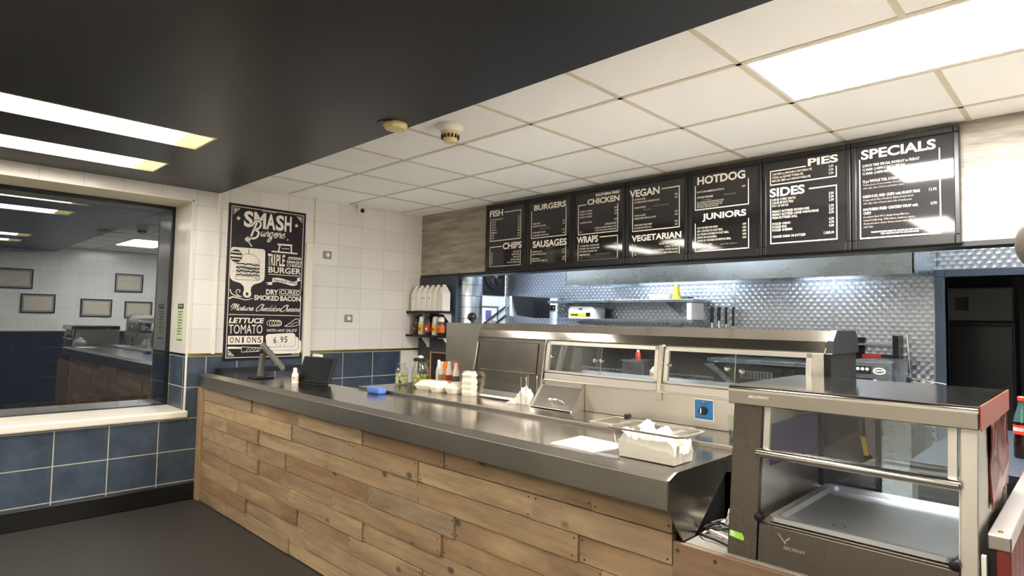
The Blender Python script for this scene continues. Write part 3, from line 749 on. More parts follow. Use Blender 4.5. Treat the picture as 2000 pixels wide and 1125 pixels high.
def b2(box, head, row):
    box(.14, .565, (.02, .9, .19)); head('BURGERS', .17, .87, .105, .185)
    for v, s, p in ((.375, 'CHEESE BURGER', '4.50'), (.412, 'QUARTER POUND BURGER', '4.90'), (.50, 'CHICKEN BREAST BURGER', '4.90'), (.54, 'DOUBLE SMASH CHEESE BURGER', '6.95')): row(s, v, p)
    row('add chips and a drink for 2.00', .448, u=.3, d=True, size=.022)
    box(.645, .93, (.02, .9, .71)); head('SAUSAGES', .15, .89, .605, .70)
    for v, s, p in ((.765, 'BATTERED SAUSAGE', '2.20'), (.80, 'JUMBO BATTERED SAUSAGE', '2.90'), (.86, 'PLAIN SAUSAGE', '1.80'), (.892, 'SAVELOY AND BUTTERED ROLL', '2.50')): row(s, v, p)
    row('battered or plain', .72, u=.45, d=True, size=.022)
def b3(box, head, row):
    box(.205, .585, (.27, .93, .245), u1=.86); head('CHICKEN', .29, .89, .14, .215); 
    text = head('SOUTHERN FRIED', .45, .89, .085, .12)
    for v, s, p in ((.30, '2 PIECES OF CHICKEN', '4.50'), (.337, '3 PIECES OF CHICKEN', '6.20'), (.374, '5 PIECES OF CHICKEN', '8.50'), (.445, '6 CHICKEN NUGGETS', '3.50')): row(s, v, p)
    row('12 PIECE BUCKET', .495, u=.84, al='R', size=.03); row('12 PIECES OF CHICKEN, 4 REGULAR CHIPS', .53, u=.84, al='R', size=.023); row('4 CORN COBS, GRAVY, BOTTLED DRINK', .562, u=.84, al='R', size=.023); row('22.90', .562, u=.14, size=.024)
    box(.64, .925, (.02, .53, .705), u1=.86); head('WRAPS', .09, .50, .61, .70)
    for i, (s, p) in enumerate((('SOUTHERN FRIED CHICKEN WRAP', '5.90'), ('THE SWEET CHILLI CHICKEN WRAP', '5.90'), ('SPICY SPANISH CHICKEN WRAP', '5.90'))): row(s, .745+i*.036, p)
    row('WRAPS INCLUDE', .86, size=.028); row('lettuce, tomato and your choice', .86, u=.47, d=True, size=.022); row('of sauce', .892, d=True, size=.022)
def b4(box, head, row):
    box(.15, .615, (.02, .59, .21)); head('VEGAN', .06, .56, .115, .205)
    for v, s, p in ((.245, 'NO BEEF BURGER', '4.90'), (.28, 'SOUTHERN BAKED CHICKEN BURGER', '5.20'), (.44, 'TOFISH and CHIPS', '6.90'), (.475, 'CAULIFLOWER WINGS and CHIPS', '6.50'), (.555, 'SPICED BEAN CHILLI WRAP', '5.50'), (.59, 'SAUSAGE IN BUTTER ROLL', '3.20')): row(s, v, p)
    row('VEGAN OPTIONS', .345); row('ask us about our vegan batter', .345, u=.46, d=True, size=.022); row('and our sauces', .375, u=.3, d=True, size=.022)
    box(.705, .93, (.02, .92, .765)); head('VEGETARIAN', .10, .90, .665, .74)
    for i, (s, p) in enumerate((('GRILLED HALLOUMI WRAP', '5.90'), ('3 HALLOUMI FRIES', '3.90'), ('PINEAPPLE FRITTER, CUSTARD BURGER', '4.90'), ('3 MINI SPRING ROLLS', '2.90'))): row(s, .80+i*.035, p, u=.85, al='R', pu=.14)
def b5(box, head, row):
    box(.13, .45, (.02, .83, .18), u0=.10, u1=.83); head('HOTDOG', .13, .79, .085, .175)
    row('FOOT LONG AMERICAN HOTDOG', .265, '4.50', u=.125, pu=.79); row('OPTIONS AVAILABLE', .325, u=.125); row('fried onions, cheese', .325, u=.50, d=True, size=.022); row('sauce, jalapenos', .355, u=.2, d=True, size=.022)
    for i in range(4): row(('all our hotdogs are served in a fresh buttered roll with', 'fried onions and your choice of sauce from the list of', 'burger sauce, ketchup, mustard, brown sauce, mayo,', 'sweet chilli sauce, garlic mayo and hot sauce')[i], .375+i*.0185, u=.125, size=.018)
    box(.54, .91, (.02, .83, .6), u0=.10, u1=.83); head('JUNIORS', .20, .80, .50, .59)
    for i, (s, p) in enumerate((('CHOOSE MINI FISH BITES', '4.40'), ('ADD CHICKEN NUGGET MEAL', '4.50'), ('ALL VEGAN CHICKEN NUGGET MEAL', '4.50'), ('JUNIOR SAUSAGE MEAL', '4.40'), ('JUNIOR AS CHICKEN DRUMSTICK MEAL', '4.60'))): row(s, .665+i*.035, p, u=.125, pu=.80, size=.028)
    row('ALL SERVED WITH', .855, u=.125, size=.028); row('a junior chips, a fruit shoot', .855, u=.45, d=True, size=.022); row('and choice of sauce', .885, u=.125, d=True, size=.022)
def b6(box, head, row):
    box(.15, .29, (.52, .99, .19), u0=.10, u1=.85); head('PIES', .54, .87, .08, .155)
    for i, (s, p) in enumerate((('CHICKEN and MUSHROOM PUKKA PIE', '3.50'), ('STEAK and KIDNEY PUKKA PIE', '3.50'), ('MINCED BEEF and ONION PUKKA PIE', '3.50'))): row(s, .195+i*.034, p, u=.12, pu=.82, size=.029)
    box(.375, .885, (.02, .55, .43), u0=.10, u1=.85); head('SIDES', .09, .50, .325, .415)
    for v, s, p in ((.455, 'LARGE CURRY SAUCE', '2.00'), (.487, 'LARGE MUSHY PEAS', '2.00'), (.519, 'POT OF SAUCE', '1.00'), (.575, 'FRESHLY BATTERED MUSHROOMS', '2.70'), (.607, 'FRESHLY BATTERED LARGE ONION RINGS', '2.95'), (.639, 'FRESH BUTTERED ROLL', '0.70'), (.70, 'PICKLED ONION', '0.70'), (.732, 'PICKLED EGG', '0.70'), (.764, 'PICKLED GHERKIN', '0.80'), (.83, 'CANNED DRINK OR BOTTLED', '1.20/2.00')): row(s, v, p, u=.12, pu=.82, size=.03)
def b7(box, head, row):
    box(.14, .90, (.02, .82, .17), u0=.085, u1=.83); head('SPECIALS', .10, .80, .085, .175)
    for i, s in enumerate(('LUNCH TIME SPECIAL MONDAY to FRIDAY', '11.30AM -2.00PM LUNCH SPECIAL', '11.30AM -5.00PM FISH and CHIPS')): row(s, .245+i*.036, u=.115, size=.03)
    row('12 pc WHOLE TAIL SCAMPI and CHIPS', .39, '8.90', u=.115, pu=.80, size=.031)
    for i, s in enumerate(('Twelve pieces of our premium wholetail breaded scampi served', 'with chips, slice of lemon and tartare sauce')): row(s, .42+i*.03, u=.115, d=True, size=.024, )
    row('HADDOCK AND CHIPS with MUSHY PEAS', .53, '11.90', u=.115, pu=.80, size=.031)
    for i, s in enumerate(('A large whole fillet of haddock. Battered and served', 'with chips, slice of lemon and a side of mushy peas')): row(s, .56+i*.03, u=.115, d=True, size=.024)
    row('SOUTHERN FRIED CHICKEN WRAP with', .65, '6.90', u=.115, pu=.80, size=.031); row('CHIPS', .683, u=.115, size=.031)
    for i, s in enumerate(('A southern fried 100 % chicken breast fillet in a', 'toasted tortilla wrap. With lettuce, tomatoes, onions,', 'cheese and sauce of your choice served with a side of', 'small chips')): row(s, .715+i*.03, u=.115, d=True, size=.024)
    row('PLEASE NOTE PRICES SUBJECT TO CHANGE AND ITEMS AVAILABILITY MAY', .855, u=.46, al='C', size=.017); row('VARY, PLEASE ASK STAFF FOR ALLERGEN ADVICE', .875, u=.46, al='C', size=.017)
for i, (lb, d) in enumerate((('black menu board headed FISH and CHIPS', b1), ('black menu board headed BURGERS and SAUSAGES', b2), ('black menu board headed CHICKEN and WRAPS', b3), ('black menu board headed VEGAN and VEGETARIAN', b4), ('black menu board headed HOTDOG and JUNIORS', b5), ('black menu board headed PIES and SIDES', b6), ('black menu board headed SPECIALS', b7))):
    menu(i, lb, d)

# ------------------------------------------------------------------ serving counter
CT = 1.0
def yfr(x): return 1.78-.0173*x                     # front line of the nosing
t = thing('serving_counter', 'long steel-topped serving counter clad in reclaimed timber planks', 'counter', (2.1, 2.0, 0))
mb = MB()
def sect(x): f = yfr(x); return [(x, f+.05, CT), (x, f, CT-.018), (x, f, CT-.112), (x, f+.02, CT-.112), (x, f+.02, CT-.03), (x, 2.2, CT-.03), (x, 2.2, CT)]
A, B = sect(0.002), sect(4.281)
n = len(A)
mb.add(A+B, [tuple(range(n-1, -1, -1)), tuple(range(n, 2*n))]+[(i, (i+1) % n, n+(i+1) % n, n+i) for i in range(n)])
mb.mi[2] = 0
for q in (1, 2): mb.mi[2+q-0] = 1
mb.mi = [0]*len(mb.f); mb.mi[2] = 1; mb.mi[3] = 1; mb.mi[4] = 1
mb.build('worktop', ['steel_top', 'steel_nose'], t, bevel=.003)
ep = [(1.758, CT), (2.12, CT), (2.12, .955), (1.875, .777), (1.80, .777), (1.708, .888), (1.708, .982)]
MB().prism(ep, 0, 4.279, 4.285).build('end_plate', 'steel_dark', t, bevel=.0015)
# planks
random.seed(11)
mb = MB(); nh = MB()
rows = 9; rh = .0985; x_end = 4.252
for r in range(rows):
    z0 = .006+r*rh
    x2 = .10-random.uniform(0, .5); last = -1
    while x2 < x_end:
        L = random.uniform(.48, 1.0); a = max(.10, x2); b = min(x_end, x2+L)
        if b-a > .05:
            d = random.uniform(0, .012)
            while abs(d-last) < .003: d = random.uniform(0, .012)
            last = d; dz = random.uniform(-.0015, .0015)
            mb.t = random.random()
            y = 1.797-d; g = .0018
            mb.hexa([(a+g, y, z0+g), (b-g, y+random.uniform(-.002, .002), z0+g), (b-g, 1.815, z0+g), (a+g, 1.815, z0+g)],
                    [(a+g, y+random.uniform(-.001, .003), z0+rh-g+dz), (b-g, y, z0+rh-g+dz), (b-g, 1.815, z0+rh-g+dz), (a+g, 1.815, z0+rh-g+dz)])
            for xe in (a+.018, b-.018):
                for ze in (.02, rh-.02):
                    if random.random() < .75: nh.lathe([(.0042, 0), (.0036, -.0012)], (xe+random.uniform(-.008, .008), y-.0005, z0+ze+random.uniform(-.006, .006)), 8, axis='y')
        x2 += L
b0_ = len(mb.v); mb.v += nh.v; mb.f += [[i+b0_ for i in f] for f in nh.f]; mb.mi += [1]*len(nh.f); mb.sm += nh.sm; mb.tone += nh.tone
mb.build('plank_cladding', ['planks', 'lid_brown'], t, bevel=.003)
mb = MB(); mb.t = .3; mb.box(.004, .10, 1.772, 1.84, 0, .888); mb.build('corner_post', 'post_wood', t, bevel=.006)
MB().box(.01, 4.25, 1.817, 2.17, 0, .968).build('carcass', 'black_matt', t)

# lower counter to the right with its own board front
t = thing('lower_counter', 'low counter with brown timber front carrying the heated cabinet', 'counter', (4.65, 2.2, 0))
MB().box(4.288, 5.036, 1.802, 2.60, .742, .777).build('worktop', 'pale_grey', t, bevel=.003)
mb = MB(); 
for i in range(5): mb.t = .2+.15*i; mb.box(4.257, 5.036, 1.782, 1.801, .775-.155*(i+1)+.001, .775-.155*i)
mb.build('timber_front', 'board_wood', t, bevel=.003)
MB().box(4.29, 5.03, 1.81, 2.58, 0, .74).build('carcass', 'black_matt', t)
mb = MB()
for x in (4.275, 4.40): mb.lathe([(.006, 0), (.005, -.003)], (x, 1.781, .752), 10, axis='y')
mb.build('screw_heads', 'brass', t)

# ------------------------------------------------------------------ rear worktop with sunken wells
WT = 1.015
t = thing('range_worktop', 'brushed steel worktop behind the serving counter, in front of the hot cabinet', 'worktop', (3.0, 2.6, 0))
MB().plate(2, WT-.03, WT, (1.70, 2.212), (4.42, 2.952), [(3.58, 2.255, 3.98, 2.452)]).build('top', 'steel_top', t, bevel=.002)
MB().box(1.70, 4.42, 2.204, 2.214, WT-.05, WT+.002).build('front_edge', 'steel_nose', t, bevel=.003)
mb = MB().plate(2, WT-.004, WT+.006, (3.572, 2.247), (3.988, 2.46), [(3.588, 2.263, 3.972, 2.444)])
mb.box(3.584, 3.588, 2.26, 2.448, WT-.10, WT); mb.box(3.972, 3.976, 2.26, 2.448, WT-.10, WT); mb.box(3.584, 3.976, 2.258, 2.263, WT-.10, WT); mb.box(3.584, 3.976, 2.444, 2.449, WT-.10, WT)
mb.box(3.584, 3.976, 2.26, 2.448, WT-.104, WT-.10); mb.box(3.775, 3.783, 2.263, 2.444, WT-.02, WT+.004)
mb.build('sunken_well', 'steel', t, bevel=.0015)
MB().box(1.72, 4.25, 2.25, 2.93, 0, WT-.104).build('carcass', 'steel_dark', t)
MB().box(3.655, 3.675, 2.40, 2.435, WT+.006, WT+.03).build('well_handle', 'black_plastic', t, bevel=.004)

# ------------------------------------------------------------------ hot cabinet
t = thing('hot_cabinet', 'long stainless hot cabinet with sliding glass windows over the range', 'hot cabinet', (3.5, 2.7, WT))
cp = [(2.525, 1.362), (2.535, 1.366), (2.545, 1.408), (2.592, 1.45), (2.83, 1.45), (2.868, 1.414), (2.872, 1.362)]
MB().prism(cp, 0, 2.503, 4.487).build('canopy', 'steel_lid', t, bevel=.002)
cap = [(p[0]+(-.004 if p[0] < 2.7 else .004), p[1]+(.003 if p[1] > 1.4 else -.002)) for p in cp]
MB().prism(cap, 0, 4.488, 4.512).build('canopy_end_cap', 'black_plastic', t, bevel=.004)
mb = MB()
mb.prism([(2.517, 1.362), (2.592, 1.453), (2.597, 1.453), (2.545, 1.40), (2.522, 1.362)], 0, 4.484, 4.490)
mb.build('canopy_edge_trim', 'chrome', t)
MB().prism([(2.512, WT), (2.86, WT), (2.86, 1.364), (2.53, 1.364)], 0, 4.484, 4.506).build('end_panel', 'dark_metal', t, bevel=.002)
MB().lathe([(.016, 0), (.016, .02), (.008, .028)], (4.506, 2.73, 1.10), 16, axis='x').build('end_knob', 'chrome', t)
MB().box(4.440, 4.484, 2.516, 2.54, 1.17, 1.362).build('corner_upright', 'steel_z', t, bevel=.002)
# lower front panel under the glass
pp = [(2.500, WT), (2.500, 1.150), (2.505, 1.190), (2.545, 1.195), (2.545, WT)]
MB().prism(pp, 0, 3.072, 4.485).build('front_panel', 'steel_front', t, bevel=.003)
MB().box(3.072, 4.485, 2.494, 2.52, 1.148, 1.156).build('panel_ledge', 'steel', t, bevel=.002)
# solid left section
lp = [(2.480, WT), (2.487, 1.03), (2.496, 1.06), (2.503, 1.11), (2.508, 1.17), (2.532, 1.364), (2.56, 1.364), (2.56, WT)]
mb = MB(); mb.prism(lp, 0, 2.505, 3.056, smooth=False)
mb.build('solid_front', 'steel_dark', t, bevel=.004)
MB().hexa([(2.56, 2.500, 1.175), (3.01, 2.500, 1.175), (3.01, 2.51, 1.175), (2.56, 2.51, 1.175)], [(2.56, 2.521, 1.345), (3.01, 2.521, 1.345), (3.01, 2.531, 1.345), (2.56, 2.531, 1.345)]).build('solid_door', 'steel_dark', t, bevel=.003)
MB().tube([(2.512, 2.495, 1.17), (2.516, 2.522, 1.335)], .006).build('edge_rod', 'chrome', t)
# uprights
MB().tube([(3.062, 2.475, WT+.01), (3.064, 2.497, 1.18), (3.07, 2.518, 1.372)], .005).build('edge_rod', 'chrome', t)
for x in (3.785,):
    MB().hexa([(x-.011, 2.483, 1.150), (x+.011, 2.483, 1.150), (x+.011, 2.50, 1.150), (x-.011, 2.50, 1.150)], [(x-.011, 2.506, 1.37), (x+.011, 2.506, 1.37), (x+.011, 2.53, 1.37), (x-.011, 2.53, 1.37)]).build('divider_post', 'chrome', t, bevel=.003)
    MB().box(x-.013, x+.013, 2.488, 2.50, 1.115, 1.150).build('divider_foot', 'steel', t, bevel=.002)
def gw(x0, x1, knobs):
    yb, yt = 2.498, 2.520
    Q = lambda u, v, d=0: (x0+u*(x1-x0), yb+(yt-yb)*v+d, 1.195+v*(1.362-1.195))
    mb = MB()
    for a in ((0, 0, .035, 1), (.965, 0, 1, 1), (0, .88, 1, 1), (0, 0, 1, .06)):
        mb.hexa([Q(a[0], a[1]), Q(a[2], a[1]), Q(a[2], a[1], .018), Q(a[0], a[1], .018)], [Q(a[0], a[3]), Q(a[2], a[3]), Q(a[2], a[3], .018), Q(a[0], a[3], .018)])
    mb.build('window_surround', 'steel', t, bevel=.0015)
    mid = .5
    for a, b, d in ((.034, mid+.02, .012), (mid-.02, .966, .007)):
        g = MB().quad(Q(a, .05, d), Q(b, .05, d), Q(b, .89, d), Q(a, .89, d)).build('sliding_pane', 'clear_glass', t)
    MB().tube([Q(mid+.02, .05, .010), Q(mid+.02, .89, .010)], .0022, 6).build('pane_edge', 'chrome', t)
    for u, v in knobs:
        p = Q(u, v, .008); MB().lathe([(.0, -.018), (.008, -.016), (.0105, -.006), (.0105, .0)], p, 14, axis='y').build('pane_knob', 'chrome', t)
gw(3.078, 3.772, ((.06, .5), (.475, .47), (.53, .47)))
gw(3.798, 4.442, ((.045, .5), (.47, .5), (.57, .46), (.94, .18)))
MB().box(3.07, 4.484, 2.545, 2.86, 1.170, 1.186).build('cabinet_floor', 'steel', t)
MB().box(2.51, 3.056, 2.56, 2.86, WT, 1.36).build('cabinet_body', 'steel_dark', t)
MB().hexa([(3.08, 2.58, 1.186), (3.11, 2.58, 1.186), (3.11, 2.60, 1.186), (3.08, 2.60, 1.186)], [(3.12, 2.60, 1.362), (3.15, 2.60, 1.362), (3.15, 2.62, 1.362), (3.12, 2.62, 1.362)]).build('inner_bracket', 'steel', t)
mb = MB(); mb.box(4.41, 4.42, 2.60, 2.75, 1.20, 1.33); mb.mat(1).box(4.405, 4.41, 2.63, 2.68, 1.25, 1.30)
mb.build('control_box', ['white_plastic', 'black_plastic'], t)
# thermostat
th = MB().box(3.957, 4.049, 2.4965, 2.5, 1.051, 1.141).build('thermostat', 'ink_white', t, bevel=.004); th['label'] = 'blue square thermostat plate with black dial'
MB().box(3.9605, 4.0455, 2.4955, 2.4967, 1.0545, 1.1375).build('face', 'blue_enamel', th)
mb = MB().lathe([(.0185, 0), (.0165, -.018)], (4.003, 2.4955, 1.092), 20, axis='y'); mb.mat(1).box(3.996, 4.000, 2.475, 2.4776, 1.082, 1.103)
mb.build('dial', ['black_plastic', 'ink_white'], th)
MB().lathe([(.004, 0), (.003, -.004)], (4.003, 2.4955, 1.128), 12, axis='y').build('pilot_lamp', 'orange', th)
mb = MB(); G = lambda u, v: (u, 2.4953, v)
text_box(mb, 'THERMOSTAT', G, 3.980, 1.118, 4.028, 1.1225, res=1); text_box(mb, 'OFF  30  60  90', G, 3.966, 1.0585, 4.040, 1.066, res=1)
mb.build('print', 'ink_black', th)
# rear splash panel left of the hot cabinet
tag(MB().box(1.70, 2.50, 2.945, 2.952, WT, 1.444).build('splash_panel', 'steel_z', bevel=.002), 'tall flat steel splash panel left of the hot cabinet', 'splash panel')

# ------------------------------------------------------------------ things on the rear worktop
# sloped hopper
t = thing('paper_hopper', 'steel wedge-shaped box with sloping lid and handle', 'hopper', (3.21, 2.47, WT))
MB().prism([(2.392, WT), (2.497, WT), (2.497, 1.150), (2.395, 1.023)], 0, 3.346, 3.352).build('side_panel', 'steel', t)
MB().prism([(2.392, WT), (2.497, WT), (2.497, 1.150), (2.395, 1.023)], 0, 3.068, 3.074).build('side_panel', 'steel', t)
MB().hexa([(3.074, 2.398, WT+.004), (3.346, 2.398, WT+.004), (3.346, 2.405, WT+.004), (3.074, 2.405, WT+.004)], [(3.074, 2.485, 1.128), (3.346, 2.485, 1.128), (3.346, 2.49, 1.122), (3.074, 2.49, 1.122)]).build('lid', 'steel', t, bevel=.002)
MB().box(3.074, 3.346, 2.486, 2.497, 1.118, 1.128).build('hinge', 'steel', t)
MB().tube(smooth([(3.195, 2.423, 1.052), (3.197, 2.40, 1.066), (3.21, 2.395, 1.07), (3.262, 2.395, 1.07), (3.275, 2.40, 1.066), (3.277, 2.423, 1.052)], 4), .0045).build('handle', 'chrome', t)
# wire holder with paper bags
t = thing('wire_bag_holder', 'thin upright wire bag holder around white paper', 'holder', (3.0, 2.46, WT))
MB().box(2.95, 3.055, 2.41, 2.476, WT, WT+.003).build('base', 'steel', t)
for yy, x0, x1, h in ((2.415, 2.985, 3.022, .155), (2.471, 2.985, 3.05, .16)):
    MB().tube([(x0, yy, WT), (x0, yy, WT+h-.006), (x0+.005, yy, WT+h), (x1-.005, yy, WT+h), (x1, yy, WT+h-.006), (x1, yy, WT)], .0022, 6).build('wire_loop', 'chrome', t)
random.seed(2)
def crumple(mb, cx, cy, z0, sx, sy, h, seed, n=16, peak=(0, 0), slump=1.3):
    vs = []; fs = []
    for i in range(n+1):
        for j in range(n+1):
            u = i/n*2-1; v = j/n*2-1
            r = max(abs(u), abs(v))
            px = u*(1-.18*(mnoise.noise((u*1.5, v*1.5, seed))+.2)); py = v*(1-.18*(mnoise.noise((u*1.5, v*1.5, seed+9))+.2))
            d = math.hypot(u-peak[0], v-peak[1])
            z = h*max(0, 1-(d/1.45)**slump)*(.75+.45*abs(mnoise.noise((u*2.3, v*2.3, seed+3))))+h*.22*abs(mnoise.noise((u*5, v*5, seed+5)))
            if r > .98: z = 0
            vs.append((cx+px*sx, cy+py*sy, z0+z+.0005))
    for i in range(n):
        for j in range(n):
            a = i*(n+1)+j; fs += [(a, a+1, a+n+1), (a+1, a+n+2, a+n+1)]
    m = len(vs); 
    mb.add(vs, fs)
    bd = [i*(n+1) for i in range(n)]+[n*(n+1)+j for j in range(n)]+[i*(n+1)+n for i in range(n, 0, -1)]+[j for j in range(n, 0, -1)]
    mb.add([(vs[i][0], vs[i][1], z0) for i in bd], [tuple(range(len(bd)))])
mb = MB(); crumple(mb, 2.985, 2.443, WT+.003, .072, .028, .105, 3.2, 14, (.2, 0), 1.1)
tag(mb.build('paper_bags', 'paper', org=(3.0, 2.443, WT+.003)), 'crumpled white paper bags inside the wire holder', 'paper bags')
mb = MB(); crumple(mb, 2.915, 2.43, WT, .04, .03, .028, 8.1, 10, (.4, 0))
tag(mb.build('paper_scrap', 'paper', org=(2.92, 2.43, WT)), 'small crumpled white paper lying left of the wire holder', 'paper')
# foam boxes
def foam(mb, x0, x1, y0, y1, z, h, ang=0, taper=.012):
    cx, cy = (x0+x1)/2, (y0+y1)/2; hx, hy = (x1-x0)/2, (y1-y0)/2; c = .022
    def loop(s, zz):
        p = [(-hx+s+c, -hy+s), (hx-s-c, -hy+s), (hx-s, -hy+s+c), (hx-s, hy-s-c), (hx-s-c, hy-s), (-hx+s+c, hy-s), (-hx+s, hy-s-c), (-hx+s, -hy+s+c)]
        return [(cx+a*math.cos(ang)-b*math.sin(ang), cy+a*math.sin(ang)+b*math.cos(ang), zz) for a, b in p]
    prof = [(taper, z), (0, z+h*.45), (0, z+h*.52), (taper*.4, z+h*.60), (taper*2.6, z+h)]
    b = len(mb.v); vs = []
    for s_, zz in prof: vs += loop(s_, zz)
    fs = [tuple(range(7, -1, -1)), tuple(range(32, 40))]+[(k*8+i, k*8+(i+1) % 8, (k+1)*8+(i+1) % 8, (k+1)*8+i) for k in range(4) for i in range(8)]
    mb.add(vs, fs)
FG = 'white foam food boxes on the rear worktop'
mb = MB(); foam(mb, 2.03, 2.20, 2.40, 2.55, WT, .058, .12); tag(mb.build('foam_box', 'foam', bevel=.002), 'low white foam box nearest the glass jars', 'food box', FG)
mb = MB(); foam(mb, 2.214, 2.322, 2.372, 2.52, WT, .066, .08); tag(mb.build('foam_box', 'foam', bevel=.002), 'middle white foam box, left one of the touching pair', 'food box', FG)
mb = MB(); foam(mb, 2.332, 2.44, 2.40, 2.54, WT, .068, .08); tag(mb.build('foam_box', 'foam', bevel=.002), 'middle white foam box touching the tall stack', 'food box', FG)
for k_, (z_, h_, lb) in enumerate(((WT, .036, 'bottom white foam tray of the tall stack'), (WT+.033, .036, 'second white foam tray up in the tall stack'), (WT+.066, .036, 'third white foam tray up in the tall stack'), (WT+.099, .046, 'topmost white foam tray of the tall stack'))):
    mb = MB(); foam(mb, 2.452, 2.562, 2.44, 2.50 if 0 else 2.495, z_, h_, .25, .002 if k_ < 3 else .009); tag(mb.build('foam_tray', 'foam', bevel=.0015), lb, 'food tray', 'foam trays in the tall stack')
# jars
def jar(x, y, r, h, neck, lid, lidm, label, content, cm, fill, knob=False):
    t = thing('pickle_jar', label, 'jar', (x, y, WT))
    MB().lathe([(r*.86, .001), (r, .012), (r, h*.62), (r*.86, h*.78), (neck, h*.90), (neck, h)], (x, y, WT), 24, cap=False).build('glass', 'jar_glass', t)
    mb = MB()
    if content == 'balls':
        random.seed(int(x*100))
        for lv in range(int(fill/.026)):
            for k in range(6 if lv % 2 else 5):
                a = 2*PI*k/6+lv*.5; q = r*.60; mb.ball((x+q*math.cos(a), y+q*math.sin(a), WT+.018+lv*.025), .0165+random.uniform(-.002, .002), 10)
    else: mb.lathe([(r*.84, .004), (r*.95, .014), (r*.95, fill), (r*.93, fill+.001)], (x, y, WT), 20)
    mb.build('contents', cm, t)
    if lid:
        MB().lathe([(neck+.006, h), (neck+.007, h+lid*.8), (neck+.002, h+lid)], (x, y, WT), 24).build('lid', lidm, t)
    else: MB().lathe([(neck+.002, h-.004), (neck+.003, h), (neck-.002, h+.004)], (x, y, WT), 24).build('rim', 'jar_glass', t)
    return t
jar(1.795, 2.48, .047, .142, .026, .006, 'jar_glass', 'glass jar packed with pale pickled onions, leftmost of the jars', 'balls', 'onion', .085)
t2 = jar(1.83, 2.64, .046, .150, .034, .014, 'lid_green', 'glass jar with dark green lid between the two other jars', 'fill', 'jade', .06)
mb = MB(); 
for k in range(9):
    a = -PI*.8+k*.13; mb.add([(1.83+.0475*math.cos(a), 2.64+.0475*math.sin(a), WT+.03), (1.83+.0475*math.cos(a+.13), 2.64+.0475*math.sin(a+.13), WT+.03), (1.83+.0475*math.cos(a+.13), 2.64+.0475*math.sin(a+.13), WT+.075), (1.83+.0475*math.cos(a), 2.64+.0475*math.sin(a), WT+.075)], [(0, 1, 2, 3)])
mb.build('label', 'ink_white', t2)
jar(1.975, 2.50, .057, .172, .040, .020, 'lid_brown', 'large glass jar of yellow pickles under a dark brown lid', 'balls', 'pickle', .085)
tag(MB().lathe([(.016, 0), (.02, .006), (.012, .016), (.005, .018)], (1.985, 2.495, WT+.192), 16).build('jar_scoop_cap', 'white_plastic'), 'small white plastic cap on the brown jar lid', 'cap')
# white squeezy bottles beside jars
def squeezy(x, y, z, r, h, label, group, band=None, top='white_plastic', body='white_plastic', square=False, nm='squeeze_bottle'):
    t = thing(nm, label, 'bottle', (x, y, z), group)
    if square:
        mb = MB()
        w2 = r
        lo = [(x-w2, y-w2*1.3, z), (x+w2, y-w2*1.3, z), (x+w2, y+w2*1.3, z), (x-w2, y+w2*1.3, z)]
        md = [(p[0], p[1], z+h*.70) for p in lo]
        hi = [(x-w2*.55, y-w2*.6, z+h*.94), (x+w2*.55, y-w2*.6, z+h*.94), (x+w2*.55, y+w2*.6, z+h*.94), (x-w2*.55, y+w2*.6, z+h*.94)]
        mb.add(lo+md+hi, [(3, 2, 1, 0)]+[(i, (i+1) % 4, 4+(i+1) % 4, 4+i) for i in range(4)]+[(4+i, 4+(i+1) % 4, 8+(i+1) % 4, 8+i) for i in range(4)]+[(8, 9, 10, 11)])
        mb.build('body', body, t, bevel=.006)
        MB().lathe([(w2*.5, h*.93), (w2*.5, h), (w2*.42, h+.004)], (x, y, z), 14).build('cap', top, t)
    else:
        MB().lathe([(r*.92, 0), (r, .006), (r, h*.55), (r*.82, h*.66), (r*.5, h*.82), (r*.42, h*.84)], (x, y, z), 20).build('body', body, t)
        MB().lathe([(r*.55, h*.82), (r*.55, h*.95), (r*.4, h)], (x, y, z), 16).build('cap', top, t)
    if band:
        rr = r*1.012
        MB().lathe([(rr, h*.22), (rr, h*.45)], (x, y, z), 20, cap=False).build('label', band, t)
    return t
SG = 'white sauce bottles behind the foam boxes'
squeezy(1.90, 2.72, WT, .021, .168, 'white sauce bottle half hidden by the brown-lidded jar', SG)
squeezy(1.955, 2.70, WT, .021, .160, 'white sauce bottle with a tan label', SG, 'tan')
squeezy(2.035, 2.70, WT, .023, .165, 'white sauce bottle with a red label', SG, 'sauce_red')
squeezy(2.11, 2.70, WT, .023, .160, 'white sauce bottle with grey label, rightmost behind the foam boxes', SG, 'grey_plastic')
# board in a tan frame behind the bottles
t = thing('framed_board', 'small black board in a tan rounded frame on the dark pier below the corner shelves', 'board', (.36, 3.965, .82))
MB().box(.235, .485, 3.960, 3.969, .82, 1.115).build('panel', 'lid_brown', t)
MB().tube(smooth([(.23, 3.96, .81), (.23, 3.96, 1.10), (.25, 3.96, 1.122), (.47, 3.96, 1.122), (.49, 3.96, 1.10), (.49, 3.96, .81)], 4), .008).build('frame', 'tan', t)
tag(MB().box(1.72, 1.75, 2.87, 2.92, WT, 1.155).build('sauce_carton', 'orange', bevel=.004), 'narrow orange brown carton against the steel splash panel', 'carton')
